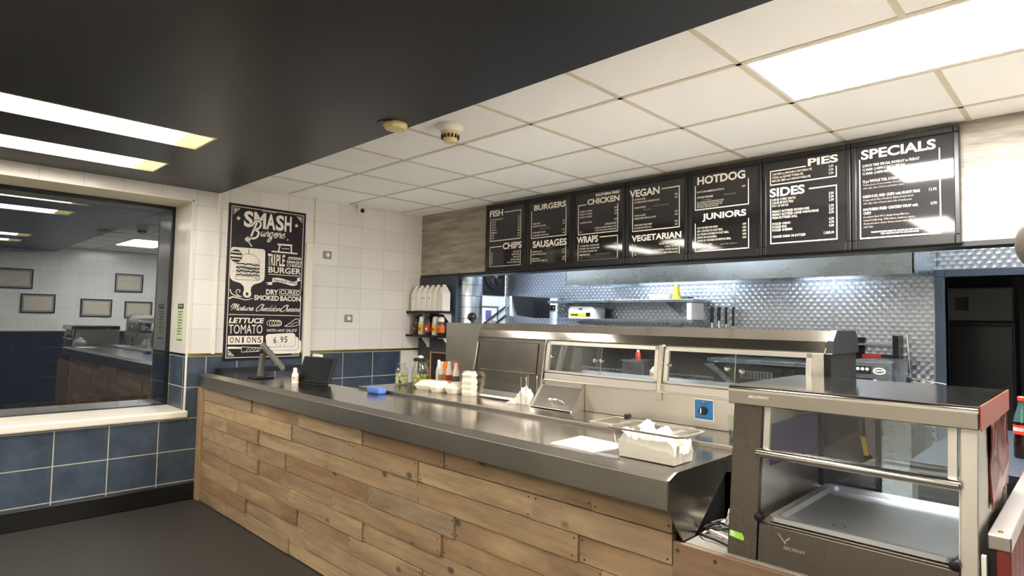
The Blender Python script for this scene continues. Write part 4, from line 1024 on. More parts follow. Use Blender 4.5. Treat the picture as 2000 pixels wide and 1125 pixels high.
# corner shelves with bottles
for z, lb in ((1.548, 'upper dark corner shelf below the grey wood panel'), (1.305, 'lower dark corner shelf below the upper one')):
    t = thing('corner_shelf', lb, 'shelf', (.3, 3.97, z), 'corner shelves')
    MB().box(.0, .595, 3.80, 3.968, z-.022, z).build('board', 'dark_metal', t, bevel=.002)
    for x in (.18, .53):
        mb = MB(); mb.box(x-.012, x+.012, 3.95, 3.97, z-.13, z-.022); mb.box(x-.012, x+.012, 3.82, 3.97, z-.030, z-.022); mb.prism([(3.95, z-.03), (3.95, z-.11), (3.945, z-.11), (3.87, z-.03)], 0, x-.003, x+.003)
        mb.build('bracket', 'white_plastic', t)
NB = ('leftmost of the six tall white bottles on the upper corner shelf', 'second from left of the six tall white bottles', 'third from left of the six tall white bottles', 'fourth from left of the six tall white bottles', 'fifth from left of the six tall white bottles', 'rightmost of the six tall white bottles on the upper corner shelf')
for i in range(6):
    x = .095+i*.088
    t = squeezy(x, 3.87, 1.548, .040, .262, NB[i], 'white bottles on the upper corner shelf', square=True, nm='vinegar_bottle')
    if i in (0, 2, 3): MB().lathe([(.007, 0), (.007, -.001)], (x, 3.818, 1.68), 12, axis='y').build('stamp', 'ink_black', t)
for i, (x, h, body, top, band, lb) in enumerate(((.10, .185, 'sauce_brown', 'black_plastic', 'lid_brown', 'dark sauce bottle at the left end of the lower corner shelf'), (.19, .19, 'cable_white', 'white_plastic', 'label_yellow', 'white bottle with yellow label on the lower corner shelf, left one'),
        (.30, .19, 'sauce_brown', 'black_plastic', 'sauce_red', 'dark sauce bottle between the two yellow-labelled bottles'), (.415, .19, 'cable_white', 'white_plastic', 'label_yellow', 'white bottle with yellow label on the lower corner shelf, right one'), (.50, .185, 'sauce_brown', 'white_plastic', 'orange', 'orange-labelled sauce bottle at the right end of the lower corner shelf'))):
    t = thing('sauce_bottle', lb, 'bottle', (x, 3.87, 1.305), 'sauce bottles on the lower corner shelf')
    MB().lathe([(.036, 0), (.04, .008), (.04, h*.62), (.034, h*.74)], (x, 3.87, 1.305), 20).build('body', body, t)
    MB().lathe([(.034, h*.74), (.032, h*.92), (.02, h)], (x, 3.87, 1.305), 16).build('cap', top, t)
    MB().lathe([(.0408, h*.16), (.0408, h*.56)], (x, 3.87, 1.305), 20, cap=False).build('label', band, t)
    MB().lathe([(.016, 0), (.016, -.001)], (x+.012, 3.828, 1.305+h*.32), 12, axis='y').build('badge', 'sauce_red' if band != 'sauce_red' else 'ink_white', t)

# ------------------------------------------------------------------ things on the serving counter
t = thing('touch_till', 'dark grey touchscreen till seen edge-on in front of the burger poster', 'till', (.70, 1.98, CT))
MB().box(.60, .76, 1.92, 2.06, CT, CT+.012).build('base', 'dark_metal', t, bevel=.004)
MB().hexa([(.655, 1.965, CT+.012), (.715, 1.965, CT+.012), (.715, 2.0, CT+.012), (.655, 2.0, CT+.012)], [(.685, 1.97, 1.185), (.735, 1.97, 1.185), (.735, 2.0, 1.185), (.685, 2.0, 1.185)]).build('stand', 'grey_plastic', t, bevel=.006)
p0 = Vector((.725, 1.965, 1.262)); p1 = Vector((.793, 2.113, 1.072)); ax = Vector((-.91, .42, 0))*.13; nn = (p1-p0).cross(ax).normalized()*.016
MB().add([p+q*ax+r_*nn for p in (p0, p1) for q, r_ in ((-1, -1), (1, -1), (1, 1), (-1, 1))], [(0, 1, 2, 3), (7, 6, 5, 4), (0, 4, 5, 1), (1, 5, 6, 2), (2, 6, 7, 3), (3, 7, 4, 0)]).build('screen', 'grey_plastic', t, bevel=.008)
t = thing('sanitizer_bottle', 'small white bottle with red label standing on the counter', 'bottle', (1.15, 2.03, CT))
MB().lathe([(.022, 0), (.023, .004), (.023, .062), (.016, .076)], (1.15, 2.03, CT), 18).build('body', 'white_plastic', t)
MB().lathe([(.0232, .018), (.0232, .05)], (1.15, 2.03, CT), 18, cap=False).build('label', 'cream_paint', t)
MB().ball((1.165, 2.0125, CT+.038), .008, 10, (1, .2, 1)).build('label_mark', 'sauce_red', t)
MB().lathe([(.015, .076), (.015, .1), (.009, .108)], (1.15, 2.03, CT), 14).build('cap', 'white_plastic', t)
t = thing('order_tablet', 'black order tablet on a stand at the back of the counter', 'tablet', (1.28, 2.1, CT))
c0 = Vector((1.12, 2.06, CT+.012)); c1 = Vector((1.43, 2.13, CT+.012)); upv = Vector((-.01, .055, .175)); th_ = Vector((.004, .02, -.006))
MB().add([c0, c1, c1+upv, c0+upv, c0+th_, c1+th_, c1+upv+th_, c0+upv+th_], [(0, 1, 2, 3), (7, 6, 5, 4), (0, 4, 5, 1), (1, 5, 6, 2), (2, 6, 7, 3), (3, 7, 4, 0)]).build('screen', 'black_matt', t, bevel=.004)
e_ = Vector((0, -.001, 0)); q = lambda u, v: c0+(c1-c0)*u+upv*v+Vector((.0006, -.0022, .0006))
MB().quad(q(.05, .08), q(.95, .08), q(.95, .93), q(.05, .93)).build('display', gloss_panel('tablet display', (8, 8, 9), .2, .15), t)
MB().box(1.15, 1.42, 2.06, 2.14, CT, CT+.012).build('stand', 'dark_metal', t, bevel=.003)
MB().box(1.09, 1.115, 2.08, 2.11, CT, CT+.06).build('card_reader', 'sauce_red', t)
t = thing('receipt_printer', 'small white receipt printer behind the order tablet', 'printer', (1.178, 2.182, CT))
MB().box(1.13, 1.225, 2.17, 2.196, CT, CT+.003).build('foot', 'black_plastic', t)
MB().box(1.125, 1.23, 2.166, 2.198, CT+.003, CT+.20).build('body', 'white_plastic', t, bevel=.006)
t = tag(MB().box(1.925, 2.06, 2.12, 2.185, CT, CT+.038).build('cloth_block', 'blue_cloth', bevel=.014, seg=3), 'folded blue cloth block at the back edge of the counter', 'cloth')
# white sheet and tub
sh = MB()
pts = [(3.725, 1.80), (3.715, 2.005), (3.955, 1.985), (3.925, 1.793)]
sh.hexa([(p[0], p[1], CT+.0002) for p in pts], [(p[0], p[1], CT+.003) for p in pts])
tag(sh.build('paper_sheet', 'paper'), 'flat white paper sheet lying on the counter left of the tub', 'paper sheet')
t = thing('plastic_tub', 'clear plastic tub holding white paper at the counter end', 'tub', (4.13, 1.87, CT))
def ring(x0, x1, y0, y1, z, c=.02): return [(x0+c, y0, z), (x1-c, y0, z), (x1, y0+c, z), (x1, y1-c, z), (x1-c, y1, z), (x0+c, y1, z), (x0, y1-c, z), (x0, y0+c, z)]
TX0, TX1, TY0, TY1 = 3.99, 4.28, 1.79, 1.965
lo = ring(TX0+.028, TX1-.03, TY0+.018, TY1-.018, CT+.001); hi = ring(TX0+.006, TX1-.006, TY0+.006, TY1-.006, CT+.098)
mb = MB(); mb.add(lo+hi, [tuple(range(7, -1, -1))]+[(i, (i+1) % 8, 8+(i+1) % 8, 8+i) for i in range(8)])
mb.build('wall', 'tub_plastic', t)
r1 = ring(TX0-.004, TX1+.004, TY0-.004, TY1+.004, CT+.098); r2 = ring(TX0-.004, TX1+.004, TY0-.004, TY1+.004, CT+.104); r3 = ring(TX0+.006, TX1-.006, TY0+.006, TY1-.006, CT+.104); r4 = ring(TX0+.006, TX1-.006, TY0+.006, TY1-.006, CT+.098)
mb = MB(); mb.add(r1+r2+r3+r4, [(k*8+i, k*8+(i+1) % 8, ((k+1) % 4)*8+(i+1) % 8, ((k+1) % 4)*8+i) for k in range(4) for i in range(8)])
mb.build('rim', 'grey_plastic', t)
# white paper in the tub
mb = MB(); nx, ny = 40, 22; vs = []; fs = []
for i in range(nx+1):
    for j in range(ny+1):
        u, v = i/nx, j/ny
        k_ = .028*(1-.6)
        x = TX0+.033+u*(TX1-TX0-.068); y = TY0+.023+v*(TY1-TY0-.046)
        rd = mnoise.noise((u*4, v*3, 2.2)); r2_ = abs(mnoise.noise((u*9, v*6, 7.7))); r3_ = mnoise.noise((u*22, v*14, 1.1))
        h = .066+.018*rd-.020*r2_+.006*r3_
        h += .060*math.exp(-((u-.34)/.10)**2-((v-.55)/.3)**2)+.036*math.exp(-((u-.62)/.16)**2-((v-.5)/.35)**2)+.03*math.exp(-((u-.10)/.08)**2-((v-.3)/.4)**2)
        if u < .02 or u > .98 or v < .02 or v > .98: h = min(h, .07)*.55+.02*(1-u)
        vs.append((x, y, CT+.004+h))
for i in range(nx):
    for j in range(ny):
        a_ = i*(ny+1)+j; fs += [(a_, a_+ny+1, a_+1), (a_+1, a_+ny+1, a_+ny+2)]
bd = [i*(ny+1) for i in range(nx)]+[nx*(ny+1)+j for j in range(ny)]+[i*(ny+1)+ny for i in range(nx, 0, -1)]+[j for j in range(ny, 0, -1)]
b0 = len(vs)
vs += [(vs[i][0]*1.0+((TX0+TX1)/2-vs[i][0])*.04, vs[i][1]+((TY0+TY1)/2-vs[i][1])*.06, CT+.003) for i in bd]
fs += [(bd[k], bd[(k+1) % len(bd)], b0+(k+1) % len(bd), b0+k) for k in range(len(bd))]+[tuple(range(b0, b0+len(bd)))]
mb.add(vs, fs)
# loose crumpled flaps
random.seed(21)
for (cx, cy, cz, s_) in ((4.045, 1.84, CT+.08, .03), (4.10, 1.88, CT+.11, .034), (4.17, 1.88, CT+.095, .036), (4.235, 1.85, CT+.075, .028)):
    a0 = random.random()*6
    P_ = [(cx+s_*math.cos(a0+q*1.26)*random.uniform(.6, 1.2), cy+s_*.6*math.sin(a0+q*1.26), cz+random.uniform(-.015, .02)) for q in range(5)]
    mb.add([(cx, cy, cz+.022)]+P_, [(0, i+1, (i+1) % 5+1) for i in range(5)])
tag(mb.build('crumpled_paper', 'paper', org=(4.13, 1.88, CT+.003)), 'crumpled white paper heaped in the clear plastic tub', 'paper')
# clear cup on the worktop beside the cabinet
t = thing('clear_cup', 'small clear cup on the worktop beside the heated cabinet', 'cup', (4.19, 2.40, WT))
MB().lathe([(.026, .001), (.034, .09)], (4.19, 2.40, WT), 20, cap=False).build('cup_wall', 'jar_glass', t)
MB().lathe([(.024, .002), (.027, .03), (.02, .034)], (4.19, 2.40, WT), 16).build('contents', 'aqua', t)

# ------------------------------------------------------------------ heated display cabinet
CB = .777
def yc(z): return 1.815+(z-CB)*.117
t = thing('heated_display', 'stainless heated display cabinet with sloping glass front and tray', 'display cabinet', (4.73, 2.12, CB))
DX0, DX1, DYB = 4.422, 5.033, 2.425
def fp(x0, x1, z0, z1, d=.012, off=0): # slab lying in the sloped front
    a = [(x0, yc(z0)+off, z0), (x1, yc(z0)+off, z0), (x1, yc(z0)+off+d, z0), (x0, yc(z0)+off+d, z0)]
    b = [(x0, yc(z1)+off, z1), (x1, yc(z1)+off, z1), (x1, yc(z1)+off+d, z1), (x0, yc(z1)+off+d, z1)]
    return a, b
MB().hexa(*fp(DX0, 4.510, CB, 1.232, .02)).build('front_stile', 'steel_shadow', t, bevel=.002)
MB().hexa(*fp(4.998, DX1, CB, 1.232, .02)).build('front_stile', 'steel_z', t, bevel=.002)
MB().prism([(yc(CB)+.02, CB), (DYB, CB), (DYB, 1.232), (yc(1.232)+.02, 1.232)], 0, DX0, DX0+.008).build('side_panel', 'steel', t)
MB().prism([(yc(CB)+.02, CB), (DYB, CB), (DYB, 1.232), (yc(1.232)+.02, 1.232)], 0, DX1-.008, DX1).build('side_panel', 'steel_z', t)
MB().prism([(yc(CB)+.03, .888), (DYB-.05, .888), (DYB-.05, 1.228), (yc(1.228)+.03, 1.228)], 0, 4.498, 4.506).build('inner_wall', 'steel', t)
MB().prism([(yc(CB)+.03, .888), (DYB-.05, .888), (DYB-.05, 1.228), (yc(1.228)+.03, 1.228)], 0, 4.992, 4.998).build('inner_wall', 'steel', t)
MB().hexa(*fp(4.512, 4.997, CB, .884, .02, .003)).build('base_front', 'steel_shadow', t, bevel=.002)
MB().box(4.430, 5.025, 1.85, DYB, .872, .886).build('deck', 'steel', t)
# lid
mb = MB(); mb.prism([(1.830, 1.226), (1.830, 1.275), (1.836, 1.282), (DYB+.003, 1.282), (DYB+.003, 1.226), (DYB-.01, 1.226), (DYB-.01, 1.268), (1.842, 1.268), (1.842, 1.226)], 0, 4.420, 5.040)
mb.build('lid', 'steel_lid', t, bevel=.0025)
MB().box(4.425, 5.035, 1.84, DYB, 1.262, 1.27).build('lid_underside', 'steel_dark', t)
MB().box(4.42, 5.04, 1.8275, 1.8305, 1.266, 1.272).build('lid_rim', 'chrome', t)
# handle bar, glass, glass stiles
hb = yc(1.088)-.012
MB().tube([(4.506, hb-.003, 1.088), (4.998, hb-.003, 1.088)], .0135, 18).build('handle_bar', 'chrome', t)
mb = MB()
for x in (4.508, 4.996): mb.lathe([(.007, -.006), (.013, 0), (.007, .006)], (x, hb, 1.088), 14, axis='x')
mb.build('bar_end', 'steel_dark', t)
MB().quad((4.53, yc(1.09)+.006, 1.09), (4.98, yc(1.09)+.006, 1.09), (4.98, yc(1.226)+.006, 1.226), (4.53, yc(1.226)+.006, 1.226)).build('front_glass', 'clear_glass', t)
for x0, x1 in ((4.516, 4.535), (4.972, 4.992)):
    MB().hexa(*fp(x0, x1, 1.095, 1.228, .012)).build('glass_stile', 'steel_z', t, bevel=.001)
# inside: lamp housing, back doors, tray
MB().prism([(1.95, 1.262), (1.98, 1.205), (2.26, 1.19), (2.30, 1.262)], 0, 4.53, 4.975).build('lamp_housing', 'steel_dark', t, bevel=.004)
MB().box(4.43, 4.70, 2.405, 2.409, .888, 1.262).build('back_door', 'dark_glass', t)
MB().box(4.68, 5.025, 2.415, 2.419, .888, 1.262).build('back_door', 'clear_glass', t)
MB().box(4.684, 4.697, 2.398, 2.405, .89, 1.24).build('door_edge', 'black_plastic', t)
MB().hexa([(4.648, 2.4025, 1.02), (4.662, 2.4025, 1.02), (4.662, 2.4045, 1.02), (4.648, 2.4045, 1.02)], [(4.636, 2.4025, 1.085), (4.652, 2.4025, 1.085), (4.652, 2.4045, 1.085), (4.636, 2.4045, 1.085)]).build('yellow_strip', 'yellow', t)
MB().prism([(1.93, 1.035), (2.36, 1.02), (2.36, 1.16), (1.93, 1.16)], 0, 4.506, 4.509).build('purple_reflection', 'purple', t)  # purple reflection on the inner wall, laid on as a coloured sheet
tr = thing('food_tray', 'shallow steel tray lying on the deck of the heated cabinet', 'tray', (4.75, 2.12, .888))
mb = MB()
def rr(x0, x1, y0, y1, z, c): 
    out = []
    for cx, cy, a0 in ((x1-c, y1-c, 0), (x0+c, y1-c, PI/2), (x0+c, y0+c, PI), (x1-c, y0+c, 1.5*PI)):
        for k in range(5): a = a0+k*PI/8; out.append((cx+c*math.cos(a), cy+c*math.sin(a), z))
    return out
L_ = [rr(4.532, 4.985, 1.846, 2.385, .8925, .02), rr(4.532, 4.985, 1.846, 2.385, .906, .02), rr(4.537, 4.980, 1.851, 2.380, .908, .02), rr(4.556, 4.960, 1.868, 2.362, .906, .022), rr(4.566, 4.950, 1.878, 2.352, .8945, .024)]
vs = sum(L_, []); m_ = 20
mb.add(vs, [(k*m_+i, k*m_+(i+1) % m_, (k+1)*m_+(i+1) % m_, (k+1)*m_+i) for k in range(4) for i in range(m_)]+[tuple(range(4*m_, 5*m_))], True)
mb.build('pan', 'steel_pan', tr)
mb = MB()
for k in range(20):
    a = 2*PI*k/20; b = 2*PI*(k+1)/20; c = (4.70, 1.94)
    mb.quad((c[0]+.017*math.cos(a), c[1]+.021*math.sin(a), .8952), (c[0]+.0155*math.cos(a), c[1]+.0195*math.sin(a), .8952), (c[0]+.0155*math.cos(b), c[1]+.0195*math.sin(b), .8952), (c[0]+.017*math.cos(b), c[1]+.021*math.sin(b), .8952))
mb.build('ring_mark', 'chrome', tr)
# bumpers, badge writing, sticker
for x, z in ((4.517, .905), (4.988, .90)):
    MB().lathe([(.006, -.022), (.012, -.020), (.013, 0), (.010, .006)], (x, yc(z)+.002, z), 16, axis='y').build('bumper_knob', 'black_plastic', t)
mb = MB(); G = lambda u, v: (u, 1.8292, v)
text_box(mb, 'ARCHWAY', G, 4.482, 1.248, 4.545, 1.2565, bold=.01)
mb.build('lettering', 'ink_white', t); mb = MB()
G2 = lambda u, v: (u, yc(v)+.0025, v)
text_box(mb, 'ARCHWAY', G2, 4.585, .828, 4.645, .838, bold=.01)
for q_ in ([(4.57, .868), (4.585, .85), (4.592, .846)], [(4.602, .862), (4.59, .852), (4.588, .842)]): ribbon(mb, q_, .003, G2)
mb.build('lettering', 'ink_grey', t)
st = [(4.427, .846), (4.466, .843), (4.472, .832), (4.471, .823), (4.427, .828)]
mb = MB(); flat(mb, st, lambda u, v: (u, yc(v)-.0012, v)); mb.mat(1)
for q_ in range(3): ribbon(mb, [(4.430, .842-.005*q_), (4.442+.004*(q_ % 2), .841-.005*q_)], .0022, lambda u, v: (u, yc(v)-.0018, v))
mb.build('sticker', ['green', 'ink_white'], t)
# wavy red glossy sheet along the right side
mb = MB(); vs = []; fs = []
for i in range(13):
    for j in range(15):
        y = 2.03+i*.033; z = 1.23-j*.0165
        d = .0015+.006*abs(mnoise.noise((i*.25, j*.22, 4.4)))+.003*(1+math.sin(j*.5+i*.3))
        vs.append((5.033+d, y, z))
for i in range(12):
    for j in range(14): fs.append((i*15+j, (i+1)*15+j, (i+1)*15+j+1, i*15+j+1))
mb.add(vs, fs, True); mb.mat(1).box(5.041, 5.0435, 1.838, 2.427, 1.222, 1.283)
ob = mb.build('side_cover', ['red_gloss', 'orange_gloss'], t); md = ob.modifiers.new('thick', 'SOLIDIFY'); md.thickness = .0015
ob['label'] = 'shiny red sheet over the right side'

# ------------------------------------------------------------------ side counter on the right
t = thing('side_counter', 'red timber side counter with steel capping running back at right', 'counter', (5.06, 2.9, 0))
MB().box(5.047, 5.092, 1.862, 3.93, .945, .980).build('capping', 'steel_y', t, bevel=.003)
mb = MB(); y = 1.866
while y < 3.92: mb.t = random.random(); mb.box(5.062, 5.090, y+.001, min(3.925, y+.094), 0, .945); y += .095
mb.build('timber_panel', 'red_wood', t, bevel=.003)
MB().box(5.050, 5.062, 1.868, 3.92, 0, .944).build('backing', 'black_matt', t)
MB().box(4.72, 5.047, 2.72, 3.9, .93, .968).build('worktop', 'slate', t, bevel=.003)
MB().box(4.74, 5.047, 2.75, 3.88, 0, .93).build('carcass', 'slate', t)
MB().lathe([(.006, 0), (.005, .003)], (5.069, 1.895, .980), 12).build('screw_head', 'brass', t)
tag(MB().box(5.037, 5.046, 1.84, 1.857, 0, .93).build('upright_batten', 'white_plastic'), 'pale upright batten between heated cabinet and red side counter', 'batten')
t = thing('cola_bottle', 'dark cola bottle with red label at the right edge', 'bottle', (5.022, 3.12, .968))
def cb(prof): return prof
MB().lathe([(.026, 0), (.030, .006), (.030, .05), (.027, .085), (.030, .115), (.030, .14)], (5.022, 3.12, .968), 22).build('body', 'cola', t)
MB().lathe([(.030, .14), (.022, .175), (.014, .205), (.0135, .225)], (5.022, 3.12, .968), 22).build('neck', 'aqua', t)
MB().lathe([(.0305, .092), (.0307, .128)], (5.022, 3.12, .968), 22, cap=False).build('label', 'red', t)
MB().lathe([(.015, .222), (.0155, .235), (.013, .238)], (5.022, 3.12, .968), 20).build('cap', 'red', t)
mb = MB()
for q_ in range(7): a0 = -2.6+q_*.2; mb.tube([(5.022+.031*math.cos(a0), 3.12+.031*math.sin(a0), .968+.105), (5.022+.031*math.cos(a0+.1), 3.12+.031*math.sin(a0+.1), .968+.117)], .0018, 5)
mb.build('label_script', 'ink_white', t)
# grey hanging dome at the right edge
t = thing('hanging_dome', 'grey rounded hanging dome cut off by the right edge of the photo', 'lamp', (5.226, .85, ZB))
MB().ball((5.226, .85, 1.561), .034, 24, (1, 1, 1.02)).build('shade', 'grey_plastic', t)
MB().tube([(5.226, .85, 1.585), (5.226, .85, ZB-.01)], .002, 6).build('cord', 'black_plastic', t)
MB().lathe([(.03, 0), (.03, -.02)], (5.226, .85, ZB-.001), 16).build('ceiling_rose', 'black_plastic', t)

# ------------------------------------------------------------------ cables on the low counter
random.seed(9)
CG = 'tangled cables on the low counter'
for pts, r, m_, lb in (
  ([(4.30, 2.10, .782), (4.33, 2.02, .80), (4.36, 1.97, .86), (4.345, 1.95, .80), (4.30, 1.93, .783), (4.26+.04, 1.90, .782)], .0035, 'cable_white', 'white cable arching up beside the counter end plate'),
  ([(4.42, 2.15, .783), (4.37, 2.12, .83), (4.34, 2.1, .84), (4.33, 2.08, .81), (4.36, 2.0, .784), (4.41, 1.97, .783)], .003, 'cable_white', 'thin white cable loop behind the tangled cables'),
  ([(4.29, 1.95, .784), (4.33, 1.91, .795), (4.38, 1.90, .79), (4.415, 1.89, .784)], .0038, 'cable_white', 'white cable lying across the tangle'),
  ([(4.29, 1.90, .783), (4.32, 1.87, .787), (4.36, 1.865, .786), (4.415, 1.85, .783)], .004, 'black_plastic', 'black cable nearest the timber front of the low counter'),
  ([(4.30, 1.93, .79), (4.34, 1.92, .80), (4.37, 1.94, .805), (4.39, 1.97, .79), (4.36, 2.0, .788), (4.31, 1.98, .79), (4.30, 1.94, .786)], .004, 'black_plastic', 'coiled black cable in the middle of the tangle'),
  ([(4.30, 1.91, .80), (4.33, 1.94, .815), (4.37, 1.925, .82), (4.40, 1.95, .80), (4.41, 2.0, .795), (4.37, 2.03, .80), (4.32, 2.02, .805), (4.295, 1.97, .80)], .0042, 'black_plastic', 'uppermost black cable coil of the tangle'),
  ([(4.29, 1.99, .784), (4.34, 2.03, .792), (4.40, 2.02, .79), (4.415, 2.06, .784)], .004, 'black_plastic', 'black cable at the back of the tangle')):
    tag(MB().tube(smooth(pts, 6), r, 7).build('cable', m_), lb, 'cable', CG)
tag(MB().box(4.315, 4.375, 1.99, 2.04, .778, .806).build('power_adapter', 'cable_white', bevel=.005), 'pale power adapter lying among the tangled cables', 'adapter')
tag(MB().box(4.385, 4.415, 1.925, 1.96, .778, .800).build('power_adapter', 'black_plastic', bevel=.005), 'black power adapter lying among the tangled cables', 'adapter')

# ------------------------------------------------------------------ kitchen behind
# duct and ball
t = thing('flue_duct', 'large round galvanised flue duct standing behind the dark pier', 'duct', (.272, 4.36, 0))
MB().lathe([(.205, 0), (.205, 2.5)], (.272, 4.36, 0), 40).build('pipe', 'grey_duct', t)
mb = MB()
for z in (1.48, 1.60, 1.72, 1.84, 1.96, 2.08): mb.lathe([(.205, -.004), (.2085, -.003), (.2085, .003), (.205, .004)], (.272, 4.36, z), 40, cap=False)
mb.build('joint_band', 'steel_dark', t)
t = thing('black_ball_stand', 'round black ball on a stem in front of the galvanised duct', 'ball', (1.905, 3.02, 0))
MB().ball((1.905, 3.02, 1.489), .035, 18, (1, 1, .95)).build('ball', 'black_plastic', t)
MB().tube([(1.905, 3.02, WT-.1), (1.905, 3.02, 1.47)], .008, 8).build('stem', 'dark_metal', t)
MB().box(1.86, 1.95, 2.975, 3.065, 0, WT-.09).build('pedestal', 'dark_metal', t)
# left kitchen wall: fan panel, notice board, poles
LX = KX0
t = thing('extractor_fan', 'black panel with round extractor fan high on the kitchen side wall', 'fan', (LX, 5.38, 1.78))
MB().box(LX, LX+.02, 5.13, 5.575, 1.782, 2.30).build('panel', 'dark_metal', t, bevel=.003)
MB().lathe([(.17, .02), (.17, .035), (.15, .04), (.145, .03), (.0, .028)], (LX, 5.385, 2.03), 32, axis='x').build('shroud', 'black_matt', t)
mb = MB()
for k in range(5):
    a = 2*PI*k/5
    mb.add([(LX+.045, 5.385+.03*math.cos(a+s), 2.03+.03*math.sin(a+s)) for s in (-.6, .6)]+[(LX+.045+.01*(s > 0), 5.385+.13*math.cos(a+s), 2.03+.13*math.sin(a+s)) for s in (.45, -.1)], [(0, 1, 2, 3)])
mb.build('blade', 'dark_metal', t); MB().lathe([(.03, .03), (.03, .055), (.02, .06)], (LX, 5.385, 2.03), 16, axis='x').build('hub', 'grey_plastic', t)
struct(MB().box(LX, LX+.012, 5.575, 5.597, 1.0, 2.4).build('trim_15', 'white_paint'))
t = thing('notice_board', 'pale notice board with papers on the kitchen side wall', 'notice board', (LX, 5.3, 1.35))
MB().plate(0, LX, LX+.015, (5.12, 1.32), (5.47, 1.645), [(5.14, 1.34, 5.45, 1.625)]).build('frame', 'grey_plastic', t)
MB().box(LX, LX+.008, 5.14, 5.45, 1.34, 1.625).build('board', 'white_paint', t)
MB().box(LX+.008, LX+.010, 5.25, 5.35, 1.47, 1.59).build('leaflet', 'purple', t)
MB().box(LX+.008, LX+.010, 5.36, 5.44, 1.36, 1.46).build('leaflet', 'ink_grey', t)
for i, (y0, z0, y1, z1) in enumerate(((5.32, 1.50, 5.58, 1.64), (5.43, 1.42, 5.62-.03, 1.53))):
    tag(MB().tube([(LX+.10-.02*i, y0-.9, z0-.50), (LX+.035, y1-.01, z1)], .012, 8).build('tool_handle', 'dark_metal'), ('upper dark diagonal tool handle leaning on the kitchen side wall', 'lower dark diagonal tool handle leaning on the kitchen side wall')[i], 'tool handle', 'tool handles by the notice board')
# black box and white panel on the back wall left
t = thing('wall_monitor', 'black tapered box hanging on the patterned steel wall', 'monitor', (.36, 5.5, 1.5))
MB().hexa([(.25, 5.22, 1.53), (.53, 5.22, 1.50), (.53, 5.50, 1.50), (.25, 5.50, 1.53)], [(.18, 5.20, 1.76), (.535, 5.20, 1.745), (.535, 5.50, 1.745), (.18, 5.50, 1.76)]).build('case', 'black_plastic', t, bevel=.006)
MB().box(.13, .17, 5.22, 5.50, 1.52, 1.76).build('side_plate', 'white_plastic', t)
MB().box(.25, .45, 5.50, 5.598, 1.58, 1.72).build('wall_bracket', 'dark_metal', t)
t = thing('white_wall_panel', 'white upright panel with two dark switches on the steel wall', 'panel', (.6, 5.58, 1.0))
MB().box(.44, .56, 5.585, 5.599, 1.0, 1.74).build('board', 'kitchen_tile', t)
for x in (.455, .505):
    mb = MB().box(x, x+.04, 5.572, 5.585, 1.60, 1.66); mb.mat(1).box(x+.014, x+.026, 5.568, 5.572, 1.62, 1.64)
    mb.build('switch', ['dark_metal', 'ink_grey'], t)
# extraction hood with tubes
t = thing('extractor_hood', 'long steel extractor hood hanging over the kitchen range', 'extractor hood', (2.85, 5.2, 1.83))
MB().prism([(4.80, 1.832), (4.80, 2.06), (5.595, 2.40), (5.595, 1.86), (5.58, 1.86), (5.58, 2.36), (4.82, 2.04), (4.82, 1.832)], 0, 1.34, 4.352).build('canopy', 'steel_cool', t, bevel=.002)
for x in (1.34, 4.342): MB().prism([(4.80, 1.832), (4.80, 2.06), (5.595, 2.40), (5.595, 1.86)], 0, x, x+.01).build('hood_end', 'steel_cool', t)
MB().plate(2, 1.90, 1.915, (1.35, 4.82), (4.342, 5.59), [(1.44, 5.02, 2.60, 5.16), (3.20, 5.02, 3.70, 5.16)]).build('baffle', 'steel_cool', t)
for x0, x1 in ((1.46, 2.58), (3.22, 3.68)):
    f = MB().box(x0, x1, 5.04, 5.14, 1.893, 1.905).build('light_fitting', 'white_plastic', t)
    MB().box(x0+.01, x1-.01, 5.05, 5.13, 1.886, 1.893).build('diffuser', 'tube_cool', f)
for i, (x, y, lb) in enumerate(((.75, 4.95, 'kitchen ceiling light panel on the left, above the patterned steel'), (5.0, 4.75, 'kitchen ceiling light panel on the right, above the store doorway'), (2.9, 4.46, 'unseen kitchen light panel added to brighten the hood front'))):  # the panel before the hood is added to brighten its front
    t = thing('kitchen_light_panel', lb, 'ceiling light', (x, y, 2.5), 'kitchen ceiling lights')
    MB().box(x-.28, x+.28, y-.28, y+.28, 2.478, 2.488).build('diffuser', 'panel_cool' if i else 'panel_bright', t)
    MB().plate(2, 2.474, 2.5, (x-.3, y-.3), (x+.3, y+.3), [(x-.28, y-.28, x+.28, y+.28)]).build('panel_frame', 'white_paint', t)
# kitchen bench along the back wall
t = thing('kitchen_bench', 'long steel kitchen bench along the patterned steel wall', 'bench', (2.3, 5.2, 0))
MB().box(.2, 4.33, 4.86, 5.58, .91, .95).build('top', 'steel_cool', t, bevel=.003)
MB().box(.25, 4.30, 4.90, 5.56, .12, .91).build('body', 'steel_cool', t)
struct(MB().box(.2, 3.85, 5.585, 5.599, .96, 1.38).build('trim_17', 'dark_metal'))
for x in (.35, 1.6, 3.0, 4.2): MB().lathe([(.025, 0), (.025, .12)], (x, 5.0, 0), 12).build('foot', 'black_plastic', t)
